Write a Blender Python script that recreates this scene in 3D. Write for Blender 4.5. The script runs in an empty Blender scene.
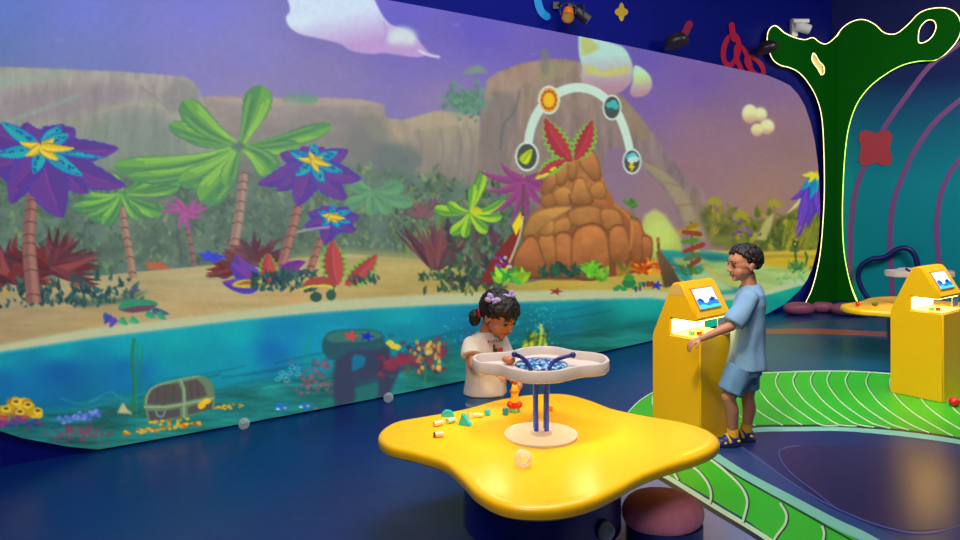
import bpy, bmesh, math, random
import numpy as np
from mathutils import Vector, Matrix, noise as mnoise

R = random.Random(7)
C = bpy.context.scene.collection
sc = bpy.context.scene

# ------------------------------------------------------------------ camera, world, lights, exposure
CAMH, FOC, HOR = 1.5, 740.0, 190.0          # eye height (m), focal length in pixels, horizon row
cam = bpy.data.cameras.new('camera'); camo = bpy.data.objects.new('camera', cam); C.objects.link(camo)
camo.location = (0, 0, CAMH); camo.rotation_euler = (math.pi/2, 0, 0)
cam.sensor_width = 36.0; cam.lens = FOC/960*36.0; cam.shift_y = -(270-HOR)/960.0
cam.clip_start = 0.05; cam.clip_end = 60
sc.camera = camo
sc.view_settings.view_transform = 'Standard'; sc.view_settings.look = 'None'
sc.view_settings.exposure = 0.0; sc.view_settings.gamma = 1.0; sc.view_settings.use_curve_mapping = False
w = bpy.data.worlds.new('world'); sc.world = w; w.use_nodes = True
w.node_tree.nodes['Background'].inputs[0].default_value = (0.05, 0.07, 0.15, 1)
w.node_tree.nodes['Background'].inputs[1].default_value = 0.2

def area(name, loc, target, size, power, col):
    l = bpy.data.lights.new(name, 'AREA'); l.shape = 'DISK'; l.size = size; l.energy = power; l.color = col
    o = bpy.data.objects.new(name, l); C.objects.link(o); o.location = loc
    o.rotation_euler = (Vector(target)-Vector(loc)).to_track_quat('-Z', 'Y').to_euler(); return o
def spot(name, loc, target, power, col, ang, blend=.6, size=.08):
    l = bpy.data.lights.new(name, 'SPOT'); l.energy = power; l.color = col; l.spot_size = math.radians(ang)
    l.spot_blend = blend; l.shadow_soft_size = size
    o = bpy.data.objects.new(name, l); C.objects.link(o); o.location = loc
    o.rotation_euler = (Vector(target)-Vector(loc)).to_track_quat('-Z', 'Y').to_euler(); return o
WARM = (1.0, .80, .56); COOL = (.55, .68, 1.0); NEUT = (1.0, .93, .86); SOFT = (1.0, .88, .70)
area('table_light', (-0.2, 2.3, 4.1), (.25, 3.1, .45), 1.1, 62, SOFT)
area('table_light', (1.0, 2.7, 4.1), (.3, 3.1, .45), 1.1, 40, SOFT)
spot('table_spotlight', (0.25, 2.7, 4.2), (.27, 3.1, .45), 230, SOFT, 26, .8, .25)
spot('kiosk_spotlight', (0.2, 2.2, 4.2), (1.3, 4.4, .6), 400, SOFT, 26, .7, .2)
spot('kiosk_spotlight', (1.6, 2.7, 4.2), (3.15, 5.4, .6), 480, SOFT, 26, .7, .2)
spot('leaf_spotlight', (3.2, 5.0, 4.3), (2.6, 5.6, 0), 330, NEUT, 52, .9, .2)
area('room_light', (-0.8, -0.6, 4.2), (0.6, 4, .8), 2.0, 120, NEUT)
area('ceiling_wash_light', (1.5, 4.6, 4.35), (1.5, 4.6, 0), 3.0, 85, COOL)
spot('wall_wash_light', (2.0, 3.4, 4.3), (2.6, 8.0, 3.6), 90, COOL, 80, .9, .3)
area('wall_wash_light', (6.0, 5.2, 4.2), (6.4, 9.0, .8), 1.6, 170, NEUT)

# ------------------------------------------------------------------ measuring helpers
def W(px, py, d):                 # point seen at column px, row py of the photo, d metres ahead
    return Vector(((px-480)/FOC*d, d, CAMH-(py-HOR)/FOC*d))
def onz(px, py, z=0.0):           # point on the horizontal plane of height z
    d = (CAMH-z)*FOC/(py-HOR); return Vector(((px-480)/FOC*d, d, z))

# plan of the long wall, from where its foot meets the floor
_f = [(-330, 330), (-170, 306), (0, 277.5), (102, 259.5), (240, 234.5), (388, 206.5), (446, 195), (612, 160), (767, 124.5), (832, 109)]
FX = np.array([a[0] for a in _f], float); FG = np.array([a[1] for a in _f], float)
_pf = np.polyfit(FX[1:], FG[1:], 3)
def wd(px):                       # distance of the long wall behind a photo column
    return CAMH*FOC/np.polyval(_pf, px)
def wall_mid(px, py, off=0.0):
    d = float(wd(px)); p = Vector(((px-480)/FOC*d, d, 0))
    d2 = float(wd(px+2)); q = Vector(((px+2-480)/FOC*d2, d2, 0))
    t = (q-p).normalized(); n = Vector((t.y, -t.x, 0))
    z = CAMH-(py-HOR)/FOC*d
    return Vector((p.x, p.y, z))+n*off
CORN = wall_mid(832, 300); CORN.z = 0
RD = Vector((.86, -.51, 0)).normalized(); RN = Vector((RD.y, -RD.x, 0))
def wall_r(px, py, off=0.0):
    k = (px-480)/FOC
    t = (k*CORN.y-CORN.x)/(RD.x-k*RD.y); p = CORN+RD*t
    return Vector((p.x, p.y, CAMH-(py-HOR)/FOC*p.y))+RN*off
def _seen(f, px, py, off):        # the point seen at (px, py) on the surface standing off metres before the wall
    q = px
    for _ in range(4):
        p = f(q, py, off); q += px-(480+FOC*p.x/p.y)
    p = f(q, py, off); p.z = CAMH-(py-HOR)/FOC*p.y; return p
_cc = {}
def corner_px(off):
    off = round(off, 4)
    if off not in _cc:
        a = wall_mid(826, 300, off); b = wall_mid(832, 300, off); t = (b-a); t.z = 0; t.normalize(); c = wall_r(832, 300, off)
        k = (RD.x*(a.y-c.y)-RD.y*(a.x-c.x))/(RD.y*t.x-RD.x*t.y)
        p = a+t*k; _cc[off] = (480+FOC*p.x/p.y, p.x, p.y)
    return _cc[off]
CUT = corner_px(.10)[0]
def wallmap(px, py, off=0.0):
    if abs(px-CUT) < .02:
        _, x, y = corner_px(off); return Vector((x, y, CAMH-(py-HOR)/FOC*y))
    return _seen(wall_mid, px, py, off) if px < CUT else _seen(wall_r, px, py, off)

# ------------------------------------------------------------------ colour and material helpers
def lin(c):
    c = np.asarray(c, float)/255.0
    return np.where(c <= .04045, c/12.92, ((c+.055)/1.055)**2.4)
MATS = {}
def mat(name, rgb, rough=.5, spec=.5, metal=0, var=.06, scale=8, bump=0, emit=None, es=1, trans=0, ior=1.45, sss=0, coat=0, alpha=1):
    if name in MATS: return MATS[name]
    m = bpy.data.materials.new(name); m.use_nodes = True; nt = m.node_tree; b = nt.nodes['Principled BSDF']
    c = tuple(lin(rgb))
    b.inputs['Roughness'].default_value = rough; b.inputs['Metallic'].default_value = metal
    tc = nt.nodes.new('ShaderNodeTexCoord'); nz = nt.nodes.new('ShaderNodeTexNoise'); nz.inputs['Scale'].default_value = scale
    nz.inputs['Detail'].default_value = 4
    nt.links.new(tc.outputs['Object'], nz.inputs['Vector'])
    mx = nt.nodes.new('ShaderNodeMix'); mx.data_type = 'RGBA'
    mx.inputs[6].default_value = (*[v*(1-var) for v in c], 1); mx.inputs[7].default_value = (*[min(1, v*(1+var)) for v in c], 1)
    nt.links.new(nz.outputs['Fac'], mx.inputs[0]); nt.links.new(mx.outputs[2], b.inputs['Base Color'])
    if bump:
        bp = nt.nodes.new('ShaderNodeBump'); bp.inputs['Strength'].default_value = bump; bp.inputs['Distance'].default_value = .004
        nt.links.new(nz.outputs['Fac'], bp.inputs['Height']); nt.links.new(bp.outputs[0], b.inputs['Normal'])
    b.inputs['Specular IOR Level'].default_value = spec
    if emit is not None:
        b.inputs['Emission Color'].default_value = (*lin(emit), 1); b.inputs['Emission Strength'].default_value = es
    if trans: b.inputs['Transmission Weight'].default_value = trans; b.inputs['IOR'].default_value = ior
    if sss: b.inputs['Subsurface Weight'].default_value = sss; b.inputs['Subsurface Radius'].default_value = (.01, .005, .003)
    if coat: b.inputs['Coat Weight'].default_value = coat; b.inputs['Coat Roughness'].default_value = .15
    MATS[name] = m; return m

def link(name, me, m, parent=None):
    o = bpy.data.objects.new(name, me); C.objects.link(o)
    if m is not None:
        for k in (m if isinstance(m, (list, tuple)) else [m]): me.materials.append(k)
    if parent is not None: o.parent = parent; o.matrix_parent_inverse = Matrix.Identity(4)
    return o
def obj(name, bm, m, parent=None, smooth=True, origin=None):
    """bm in world coordinates; origin = world place of the object's origin (a thing) or of the parent (a part)"""
    if parent is not None and origin is None:
        inv = WM[parent].inverted(); bm.transform(inv)
    elif origin is not None: bm.transform(Matrix.Translation(-Vector(origin)))
    bmesh.ops.recalc_face_normals(bm, faces=bm.faces)
    me = bpy.data.meshes.new(name); bm.to_mesh(me); bm.free()
    if smooth:
        me.shade_smooth()
        try: me.set_sharp_from_angle(angle=math.radians(38))
        except Exception: pass
    o = link(name, me, m, parent)
    if parent is None:
        if origin is not None: o.location = origin
        WM[o] = Matrix.Translation(origin if origin is not None else (0, 0, 0))
    else: WM[o] = WM[parent].copy()
    return o
WM = {}
def tag(o, label=None, cat=None, group=None, kind=None):
    if label: o['label'] = label
    if cat: o['category'] = cat
    if group: o['group'] = group
    if kind: o['kind'] = kind
    return o
def thing(name, loc, label, cat, group=None):
    o = bpy.data.objects.new(name, None); o.empty_display_size = .1; C.objects.link(o); o.location = loc
    WM[o] = Matrix.Translation(Vector(loc)); return tag(o, label, cat, group)
def dup(root, loc, label, rotz=0, group=None):
    def cp(o, par):
        c = o.copy(); C.objects.link(c)
        if par is not None: c.parent = par
        for ch in list(o.children): cp(ch, c)
        return c
    r = cp(root, None); r.location = loc; r.rotation_euler = (0, 0, rotz); tag(r, label, None, group); return r

# ------------------------------------------------------------------ mesh helpers (append to a bmesh)
_SPH = {}
def ell(bm, c, r, rot=None, seg=16):
    rings = max(6, seg*2//3)
    if seg not in _SPH:
        vs = [Vector((0, 0, 1))]+[Vector((math.sin(math.pi*i/rings)*math.cos(2*math.pi*j/seg), math.sin(math.pi*i/rings)*math.sin(2*math.pi*j/seg), math.cos(math.pi*i/rings))) for i in range(1, rings) for j in range(seg)]+[Vector((0, 0, -1))]
        fs = [(0, 1+j, 1+(j+1) % seg) for j in range(seg)]+[(1+(i-1)*seg+j, 1+i*seg+j, 1+i*seg+(j+1) % seg, 1+(i-1)*seg+(j+1) % seg) for i in range(1, rings-1) for j in range(seg)]
        b0 = 1+(rings-2)*seg; fs += [(b0+j, len(vs)-1, b0+(j+1) % seg) for j in range(seg)]; _SPH[seg] = (vs, fs)
    vs, fs = _SPH[seg]
    M = Matrix.Translation(Vector(c)) @ (rot.to_4x4() if rot is not None else Matrix.Identity(4)) @ Matrix.Diagonal((*(r if hasattr(r, '__len__') else (r, r, r)), 1))
    nv = [bm.verts.new(M @ v) for v in vs]
    for f in fs: bm.faces.new([nv[i] for i in f])
def cone(bm, p0, p1, r0, r1, seg=18, sx=1.0, up=None):
    p0, p1 = Vector(p0), Vector(p1); d = p1-p0
    q = d.to_track_quat('Z', 'Y').to_matrix().to_4x4()
    M = Matrix.Translation((p0+p1)/2) @ q @ Matrix.Diagonal((1, sx, 1, 1))
    bmesh.ops.create_cone(bm, cap_ends=True, segments=seg, radius1=r0, radius2=r1, depth=d.length, matrix=M)
def cap(bm, p0, p1, r0, r1, seg=14):
    cone(bm, p0, p1, r0, r1, seg); ell(bm, p0, r0, None, seg); ell(bm, p1, r1, None, seg)
def box(bm, c, s, rot=None, bev=0):
    M = Matrix.Translation(Vector(c)) @ (rot.to_4x4() if rot is not None else Matrix.Identity(4)) @ Matrix.Diagonal((*s, 1))
    g = bmesh.ops.create_cube(bm, size=1, matrix=M)
    if bev:
        es = list({e for v in g['verts'] for e in v.link_edges}); bmesh.ops.bevel(bm, geom=es, offset=bev, segments=2, affect='EDGES', profile=.5)
def loft(bm, rings, cap_ends=True):
    rr = [[bm.verts.new(p) for p in ring] for ring in rings]
    for a, b in zip(rr[:-1], rr[1:]):
        n = len(a)
        for i in range(n): bm.faces.new((a[i], a[(i+1) % n], b[(i+1) % n], b[i]))
    if cap_ends: bm.faces.new(rr[0][::-1]); bm.faces.new(rr[-1])
    return rr
def tube(bm, pts, r, seg=10, n=8, closed=False):
    pts = crom([Vector(p) for p in pts], n, closed)
    rings = []; up = Vector((0.13, .21, .97)); N = len(pts)
    for i, p in enumerate(pts):
        a = pts[(i-1) % N] if closed or i else p; b = pts[(i+1) % N] if closed or i < N-1 else p
        t = (b-a).normalized(); s = t.cross(up).normalized(); u2 = s.cross(t)
        rad = r(i/(N-1)) if callable(r) else r
        rings.append([p+(s*math.cos(k/seg*2*math.pi)+u2*math.sin(k/seg*2*math.pi))*rad for k in range(seg)])
    if closed: rings.append(rings[0]); rr = loft(bm, rings, False)
    else: loft(bm, rings, True)
def crom(P, n=8, closed=False):
    out = []; N = len(P)
    for i in range(N if closed else N-1):
        p0 = P[(i-1) % N] if closed or i else P[0]; p1 = P[i]; p2 = P[(i+1) % N]
        p3 = P[(i+2) % N] if closed or i < N-2 else P[-1]
        for k in range(n):
            t = k/n
            out.append(.5*((2*p1)+(p2-p0)*t+(2*p0-5*p1+4*p2-p3)*t*t+(3*p1-p0-3*p2+p3)*t*t*t))
    if not closed: out.append(P[-1])
    return out
def cr2(pts, n=8, closed=True): return [(v.x, v.y) for v in crom([Vector((a, b)) for a, b in pts], n, closed)]
def panel(loops, fmap, front, back, cuts=()):
    """a flat cut-out (first loop outside, others holes) laid on a surface with thickness"""
    bm = bmesh.new(); es = []
    for lp in loops:
        vs = [bm.verts.new((x, y, 0)) for x, y in lp]
        for i in range(len(vs)): es.append(bm.edges.new((vs[i], vs[(i+1) % len(vs)])))
    bmesh.ops.triangle_fill(bm, use_beauty=True, use_dissolve=False, edges=es)
    for c in cuts: bmesh.ops.bisect_plane(bm, geom=bm.verts[:]+bm.edges[:]+bm.faces[:], plane_co=(c, 0, 0), plane_no=(1, 0, 0))
    f0 = list(bm.faces); be = [e for e in bm.edges if len(e.link_faces) == 1]
    top = {v: v for v in bm.verts}; bot = {}
    pos = {v: (v.co.x, v.co.y) for v in bm.verts}
    for v in list(bm.verts): bot[v] = bm.verts.new(fmap(*pos[v], back))
    for v in pos: v.co = fmap(*pos[v], front)
    for e in be: bm.faces.new((e.verts[0], e.verts[1], bot[e.verts[1]], bot[e.verts[0]]))
    for f in f0: bm.faces.new([bot[v] for v in f.verts][::-1])
    return bm
def stroke2(pts, wid, n=8):
    P = cr2(pts, n, False); L = []; Rr = []
    for i, (x, y) in enumerate(P):
        a = P[max(0, i-1)]; b = P[min(len(P)-1, i+1)]; dx, dy = b[0]-a[0], b[1]-a[1]; l = math.hypot(dx, dy) or 1
        ww = (wid(i/(len(P)-1)) if callable(wid) else wid)/2
        L.append((x-dy/l*ww, y+dx/l*ww)); Rr.append((x+dy/l*ww, y-dx/l*ww))
    return L+Rr[::-1]
def strip(pts, wid, fmap, front, back, n=8, rnd=True):
    """a band of the given width along a line, laid on a surface; ends rounded"""
    P = cr2(pts, n, False); S_ = [0]
    for a, b in zip(P[:-1], P[1:]): S_.append(S_[-1]+math.hypot(b[0]-a[0], b[1]-a[1]))
    T = S_[-1]; bm = bmesh.new(); Lf = []; Rf = []; Lb = []; Rb = []
    for i, (x, y) in enumerate(P):
        a = P[max(0, i-1)]; b = P[min(len(P)-1, i+1)]; dx, dy = b[0]-a[0], b[1]-a[1]; l = math.hypot(dx, dy) or 1
        ww = (wid(S_[i]/T) if callable(wid) else wid)/2
        if rnd:
            e = min(S_[i], T-S_[i])
            if e < ww: ww = max(.12*ww, math.sqrt(max(0, ww*ww-(ww-e)**2)))
        l_, r_ = (x-dy/l*ww, y+dx/l*ww), (x+dy/l*ww, y-dx/l*ww)
        Lf.append(bm.verts.new(fmap(*l_, front))); Rf.append(bm.verts.new(fmap(*r_, front))); Lb.append(bm.verts.new(fmap(*l_, back))); Rb.append(bm.verts.new(fmap(*r_, back)))
    for i in range(len(P)-1):
        for q in ((Lf[i], Rf[i], Rf[i+1], Lf[i+1]), (Lb[i+1], Rb[i+1], Rb[i], Lb[i]), (Lf[i+1], Lb[i+1], Lb[i], Lf[i]), (Rf[i], Rb[i], Rb[i+1], Rf[i+1])): bm.faces.new(q)
    bm.faces.new((Lf[0], Lb[0], Rb[0], Rf[0])); bm.faces.new((Lf[-1], Rf[-1], Rb[-1], Lb[-1]))
    return bm
def voxel(bm, size, smooth=4, disp=0, dscale=20):
    me = bpy.data.meshes.new('t'); bm.to_mesh(me); bm.free()
    o = bpy.data.objects.new('t', me); C.objects.link(o)
    m = o.modifiers.new('r', 'REMESH'); m.mode = 'VOXEL'; m.voxel_size = size
    if smooth: s = o.modifiers.new('s', 'SMOOTH'); s.iterations = smooth; s.factor = .5
    dg = bpy.context.evaluated_depsgraph_get(); me2 = bpy.data.meshes.new_from_object(o.evaluated_get(dg))
    bpy.data.objects.remove(o); bpy.data.meshes.remove(me)
    b = bmesh.new(); b.from_mesh(me2); bpy.data.meshes.remove(me2)
    if disp:
        b.normal_update()
        for v in b.verts:
            q = v.co*dscale; v.co += v.normal*disp*mnoise.noise(Vector((q.x, q.y, q.z*.45)))
    return b

# ------------------------------------------------------------------ the room shell
m_navy = mat('navy_wall_paint', (3, 16, 118), .6, spec=.12, var=.05, scale=2)
m_dark = mat('dark_ceiling_paint', (14, 18, 40), .8)
def structure(name, bm, m, smooth=False):
    o = obj(name, bm, m, smooth=smooth); o['kind'] = 'structure'; return o
CEIL = 4.5
# floor: glossy navy vinyl
mf = bpy.data.materials.new('floor_vinyl'); mf.use_nodes = True; nt = mf.node_tree; b = nt.nodes['Principled BSDF']
tc = nt.nodes.new('ShaderNodeTexCoord'); n1 = nt.nodes.new('ShaderNodeTexNoise'); n1.inputs['Scale'].default_value = .9; n1.inputs['Detail'].default_value = 5
cr = nt.nodes.new('ShaderNodeValToRGB'); cr.color_ramp.elements[0].position = .3; cr.color_ramp.elements[1].position = .75
cr.color_ramp.elements[0].color = (*lin((0, 34, 98)), 1); cr.color_ramp.elements[1].color = (*lin((2, 50, 120)), 1)
n2 = nt.nodes.new('ShaderNodeTexNoise'); n2.inputs['Scale'].default_value = 14; n2.inputs['Detail'].default_value = 3
mr = nt.nodes.new('ShaderNodeMapRange'); mr.inputs[3].default_value = .26; mr.inputs[4].default_value = .42
bp = nt.nodes.new('ShaderNodeBump'); bp.inputs['Strength'].default_value = .12; bp.inputs['Distance'].default_value = .01
nt.links.new(tc.outputs['Object'], n1.inputs['Vector']); nt.links.new(tc.outputs['Object'], n2.inputs['Vector'])
nt.links.new(n1.outputs['Fac'], cr.inputs[0]); nt.links.new(cr.outputs[0], b.inputs['Base Color'])
nt.links.new(n2.outputs['Fac'], mr.inputs[0]); nt.links.new(mr.outputs[0], b.inputs['Roughness'])
nt.links.new(n2.outputs['Fac'], bp.inputs['Height']); nt.links.new(bp.outputs[0], b.inputs['Normal'])

PXL = -330
plan = [wall_mid(px, 300) for px in np.linspace(PXL, 832, 60)]
plan = [Vector((p.x, p.y, 0)) for p in plan]
rend = CORN+RD*5.2
lft = plan[0]
back_y = -3.2
def wallstrip(pts, th=.12, z1=CEIL):
    bm = bmesh.new(); n = len(pts); A = []; B = []
    for i, p in enumerate(pts):
        a = pts[max(0, i-1)]; c = pts[min(n-1, i+1)]; t = (c-a).normalized(); nn = Vector((-t.y, t.x, 0))
        A.append(p); B.append(p+nn*th)
    for (P, Q) in ((A, B),):
        lo = [bm.verts.new(p) for p in P]; hi = [bm.verts.new(p+Vector((0, 0, z1))) for p in P]
        lo2 = [bm.verts.new(p) for p in Q]; hi2 = [bm.verts.new(p+Vector((0, 0, z1))) for p in Q]
        for i in range(n-1):
            bm.faces.new((lo[i], lo[i+1], hi[i+1], hi[i])); bm.faces.new((lo2[i+1], lo2[i], hi2[i], hi2[i+1]))
            bm.faces.new((hi[i], hi[i+1], hi2[i+1], hi2[i])); bm.faces.new((lo[i+1], lo[i], lo2[i], lo2[i+1]))
        bm.faces.new((lo[0], hi[0], hi2[0], lo2[0])); bm.faces.new((lo[-1], lo2[-1], hi2[-1], hi[-1]))
    return bm
corners = [lft, Vector((lft.x, back_y, 0)), Vector((rend.x, back_y, 0)), rend]
bm = bmesh.new(); box(bm, ((lft.x+rend.x)/2, 3.9, -.05), (rend.x-lft.x+2, 15.2, .1)); floor = structure('floor', bm, mf)
bm = bmesh.new(); box(bm, ((lft.x+rend.x)/2, 3.9, CEIL+.05), (rend.x-lft.x+2, 15.2, .1)); structure('ceiling', bm, m_dark)
wall_back = structure('wall_back', wallstrip(plan), m_navy, True)
# right wall: printed gradient, navy above to teal below
mt = bpy.data.materials.new('teal_wall_print'); mt.use_nodes = True; nt = mt.node_tree; b = nt.nodes['Principled BSDF']; b.inputs['Roughness'].default_value = .6; b.inputs['Specular IOR Level'].default_value = .15
ge = nt.nodes.new('ShaderNodeNewGeometry'); sp = nt.nodes.new('ShaderNodeSeparateXYZ'); cr = nt.nodes.new('ShaderNodeValToRGB'); mr = nt.nodes.new('ShaderNodeMapRange')
mr.inputs[1].default_value = 1.6; mr.inputs[2].default_value = 3.6; nt.links.new(ge.outputs['Position'], sp.inputs[0]); nt.links.new(sp.outputs[2], mr.inputs[0])
cr.color_ramp.elements[0].color = (*lin((0, 146, 160)), 1); cr.color_ramp.elements[1].color = (*lin((8, 18, 84)), 1)
e = cr.color_ramp.elements.new(.45); e.color = (*lin((10, 92, 130)), 1); e = cr.color_ramp.elements.new(.68); e.color = (*lin((8, 34, 98)), 1)
nt.links.new(mr.outputs[0], cr.inputs[0]); nt.links.new(cr.outputs[0], b.inputs['Base Color'])
wall_right = structure('wall_right', wallstrip([CORN, rend]), mt)
structure('wall_side', wallstrip([rend, corners[2]]), m_navy)
structure('wall_front', wallstrip([corners[2], corners[1]]), m_navy)
structure('wall_left', wallstrip([corners[1], lft]), m_navy)

# ------------------------------------------------------------------ picture painter for the projected mural
MX0, MY0, MW, MH, SS = -170, -90, 1000, 570, 2
CV = np.zeros((MH*SS, MW*SS, 3), np.float32)
YY, XX = np.mgrid[0:MH*SS, 0:MW*SS].astype(np.float32); XX = XX/SS+MX0; YY = YY/SS+MY0
def vnoise(shape, sx, sy, rs):
    gx, gy = int(shape[1]/sx)+3, int(shape[0]/sy)+3
    g = rs.rand(gy, gx).astype(np.float32)
    y = np.arange(shape[0])/sy; x = np.arange(shape[1])/sx
    iy = y.astype(int); ix = x.astype(int); fy = (y-iy)[:, None]; fx = (x-ix)[None, :]
    fy = fy*fy*(3-2*fy); fx = fx*fx*(3-2*fx)
    a = g[iy][:, ix]; b_ = g[iy][:, ix+1]; c = g[iy+1][:, ix]; d = g[iy+1][:, ix+1]
    return (a*(1-fx)+b_*fx)*(1-fy)+(c*(1-fx)+d*fx)*fy
NR = np.random.RandomState(5)
def fbm(sx, sy, o=4):
    s = 0; a = 1; t = 0
    for k in range(o): s = s+a*vnoise(CV.shape[:2], max(2, sx*SS/2**k), max(2, sy*SS/2**k), NR); t += a; a *= .55
    return (s/t).astype(np.float32)
N1 = fbm(60, 40); N2 = fbm(14, 10); N3 = fbm(6, 26); N4 = fbm(40, 5); N5 = fbm(3, 3, 2)
def ctrl(points, power=2.4, soft=300):
    P = np.array([(a, b_) for a, b_, c in points], np.float32); Cc = np.array([c for a, b_, c in points], np.float32)
    st = 8; xs = XX[::st, ::st]; ys = YY[::st, ::st]
    wgt = 0; acc = 0
    for (px_, py_), c in zip(P, Cc):
        k = 1/(((xs-px_)**2+(ys-py_)**2*1.6+soft)**(power/2)); wgt = wgt+k; acc = acc+k[..., None]*c
    lo = acc/wgt[..., None]
    # upsample bilinear
    h, w_ = CV.shape[:2]; y = np.minimum(np.arange(h)/st, lo.shape[0]-1.001); x = np.minimum(np.arange(w_)/st, lo.shape[1]-1.001)
    iy = y.astype(int); ix = x.astype(int); fy = (y-iy)[:, None, None]; fx = (x-ix)[None, :, None]
    return ((lo[iy][:, ix]*(1-fx)+lo[iy][:, ix+1]*fx)*(1-fy)+(lo[iy+1][:, ix]*(1-fx)+lo[iy+1][:, ix+1]*fx)*fy).astype(np.float32)
def blur1(m, r):
    if r < 1: return m
    for ax in (0, 1):
        p = np.pad(m, [(r+1, r) if a == ax else (0, 0) for a in (0, 1)], mode='edge').cumsum(ax)
        m = (np.take(p, range(2*r+1, p.shape[ax]), ax)-np.take(p, range(0, p.shape[ax]-2*r-1), ax))/(2*r+1)
    return m
def mask(pts, feather=0):
    P = np.array(pts, np.float64); fx = feather*2+2
    x0 = int(max(0, (P[:, 0].min()-fx-MX0)*SS)); x1 = int(min(MW*SS, (P[:, 0].max()+fx-MX0)*SS+2))
    y0 = int(max(0, (P[:, 1].min()-fx-MY0)*SS)); y1 = int(min(MH*SS, (P[:, 1].max()+fx-MY0)*SS+2))
    if x1 <= x0 or y1 <= y0: return None
    m = np.zeros((y1-y0, x1-x0), np.float32)
    X = (P[:, 0]-MX0)*SS-x0; Y = (P[:, 1]-MY0)*SS-y0; X2 = np.roll(X, -1); Y2 = np.roll(Y, -1)
    wdt = x1-x0
    for r in range(y1-y0):
        yc = r+.5; k = ((Y <= yc) & (Y2 > yc)) | ((Y2 <= yc) & (Y > yc))
        if not k.any(): continue
        xs = np.sort(X[k]+(yc-Y[k])/(Y2[k]-Y[k])*(X2[k]-X[k]))
        for i in range(0, len(xs)-1, 2):
            a, b_ = int(max(0, round(xs[i]))), int(min(wdt, round(xs[i+1])))
            if b_ > a: m[r, a:b_] = 1
    if feather: m = blur1(blur1(m, int(feather*SS)), int(feather*SS))
    return m, slice(y0, y1), slice(x0, x1)
def fill(pts, col, a=1.0, feather=0, smooth=0, col2=None, axis=None, tex=None, ta=0):
    """col -> col2 along axis (x0,y0,x1,y1); tex: noise field modulating brightness by ta"""
    if smooth: pts = cr2(pts, smooth)
    r = mask(pts, feather)
    if r is None: return
    m, ys, xs = r; c = np.array(col, np.float32)
    if col2 is not None:
        ax, ay, bx, by = axis; l2 = (bx-ax)**2+(by-ay)**2
        t = np.clip(((XX[ys, xs]-ax)*(bx-ax)+(YY[ys, xs]-ay)*(by-ay))/l2, 0, 1)[..., None]; c = c*(1-t)+np.array(col2, np.float32)*t
    if tex is not None: c = c*(1+(tex[ys, xs]-.5)[..., None]*2*ta)
    m = (m*a)[..., None]; CV[ys, xs] = CV[ys, xs]*(1-m)+c*m
def line(pts, wid, col, a=1.0, feather=0, n=5): fill(stroke2(pts, wid, n), col, a, feather)
def ov(x, y, rx, ry, col, a=1.0, feather=0, rot=0, **k):
    P = []
    for i in range(20):
        t = i/20*2*math.pi; u, v = rx*math.cos(t), ry*math.sin(t); P.append((x+u*math.cos(rot)-v*math.sin(rot), y+u*math.sin(rot)+v*math.cos(rot)))
    fill(P, col, a, feather, **k)
def leafp(p0, p1, w_, bend, c1, c2=None, edge=None, a=1.0, rib=None, jag=0, fat=.5, ex=1.2, rnd=0, streak=None):
    x0, y0 = p0; x1, y1 = p1; dx, dy = x1-x0, y1-y0; L = math.hypot(dx, dy) or 1; nx, ny = -dy/L, dx/L
    mxp, myp = (x0+x1)/2+nx*bend, (y0+y1)/2+ny*bend
    A = []; B = []; Mi = []; WW = []
    n = 16
    for i in range(n+1):
        t = i/n; x = (1-t)**2*x0+2*t*(1-t)*mxp+t*t*x1; y = (1-t)**2*y0+2*t*(1-t)*myp+t*t*y1
        tx = 2*(1-t)*(mxp-x0)+2*t*(x1-mxp); ty = 2*(1-t)*(myp-y0)+2*t*(y1-myp); tl = math.hypot(tx, ty) or 1
        if rnd: ww = w_/2*min(1, .18+1.25*t)*(max(0, 1-max(0, (t-.72)/.28)**2.2)**.5)
        else: ww = w_/2*(math.sin(math.pi*t**fat*.98+.02)**.8 if t < 1 else 0)
        if jag and 0 < i < n: ww *= 1+jag*(1 if i % 2 else -1)
        A.append((x-ty/tl*ww, y+tx/tl*ww)); B.append((x+ty/tl*ww, y-tx/tl*ww)); Mi.append((x, y)); WW.append((-ty/tl*ww, tx/tl*ww))
    if edge is not None:
        def out_(S_, M_): return [(m_[0]+(s_[0]-m_[0])*(1+ex/max(.8, w_/2)), m_[1]+(s_[1]-m_[1])*(1+ex/max(.8, w_/2))) for s_, m_ in zip(S_, M_)]
        fill(out_(A, Mi)+out_(B, Mi)[::-1], edge, a)
    fill(A+B[::-1], c1, a)
    if c2 is not None: fill(A+Mi[::-1], c2, a)
    if streak is not None and w_ > 6:
        for f, s_ in ((.75, 0), (.45, 1), (-.35, 2), (-.7, 0)):
            c = streak if s_ != 2 else tuple(v*.74 for v in c1)
            i0 = 3 if s_ else 1
            line([(Mi[k][0]+WW[k][0]*f, Mi[k][1]+WW[k][1]*f) for k in range(i0, n-1, 3)], max(.8, w_*.10), c, a*(.6 if f > 0 else .35), .5, 2)
    if rib is not None: line(Mi[1:-1:3], max(.7, w_*.07), rib, a*.8, n=2)
def sub(c, k): return tuple(min(255, v*k) for v in c)
def bush(x0, y0, x1, y1, pal, n, s=6, a=.85, up=True):
    for i in range(n):
        x = R.uniform(x0, x1); t = R.random(); y = y0+(y1-y0)*t; c = sub(R.choice(pal), R.uniform(.8, 1.15)); an = R.uniform(-2.6, -.5) if up else R.uniform(0, 6.28)
        L = s*R.uniform(.6, 1.5); leafp((x, y), (x+math.cos(an)*L, y+math.sin(an)*L), L*.45, R.uniform(-1, 1)*L*.2, c, a=a)
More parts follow.
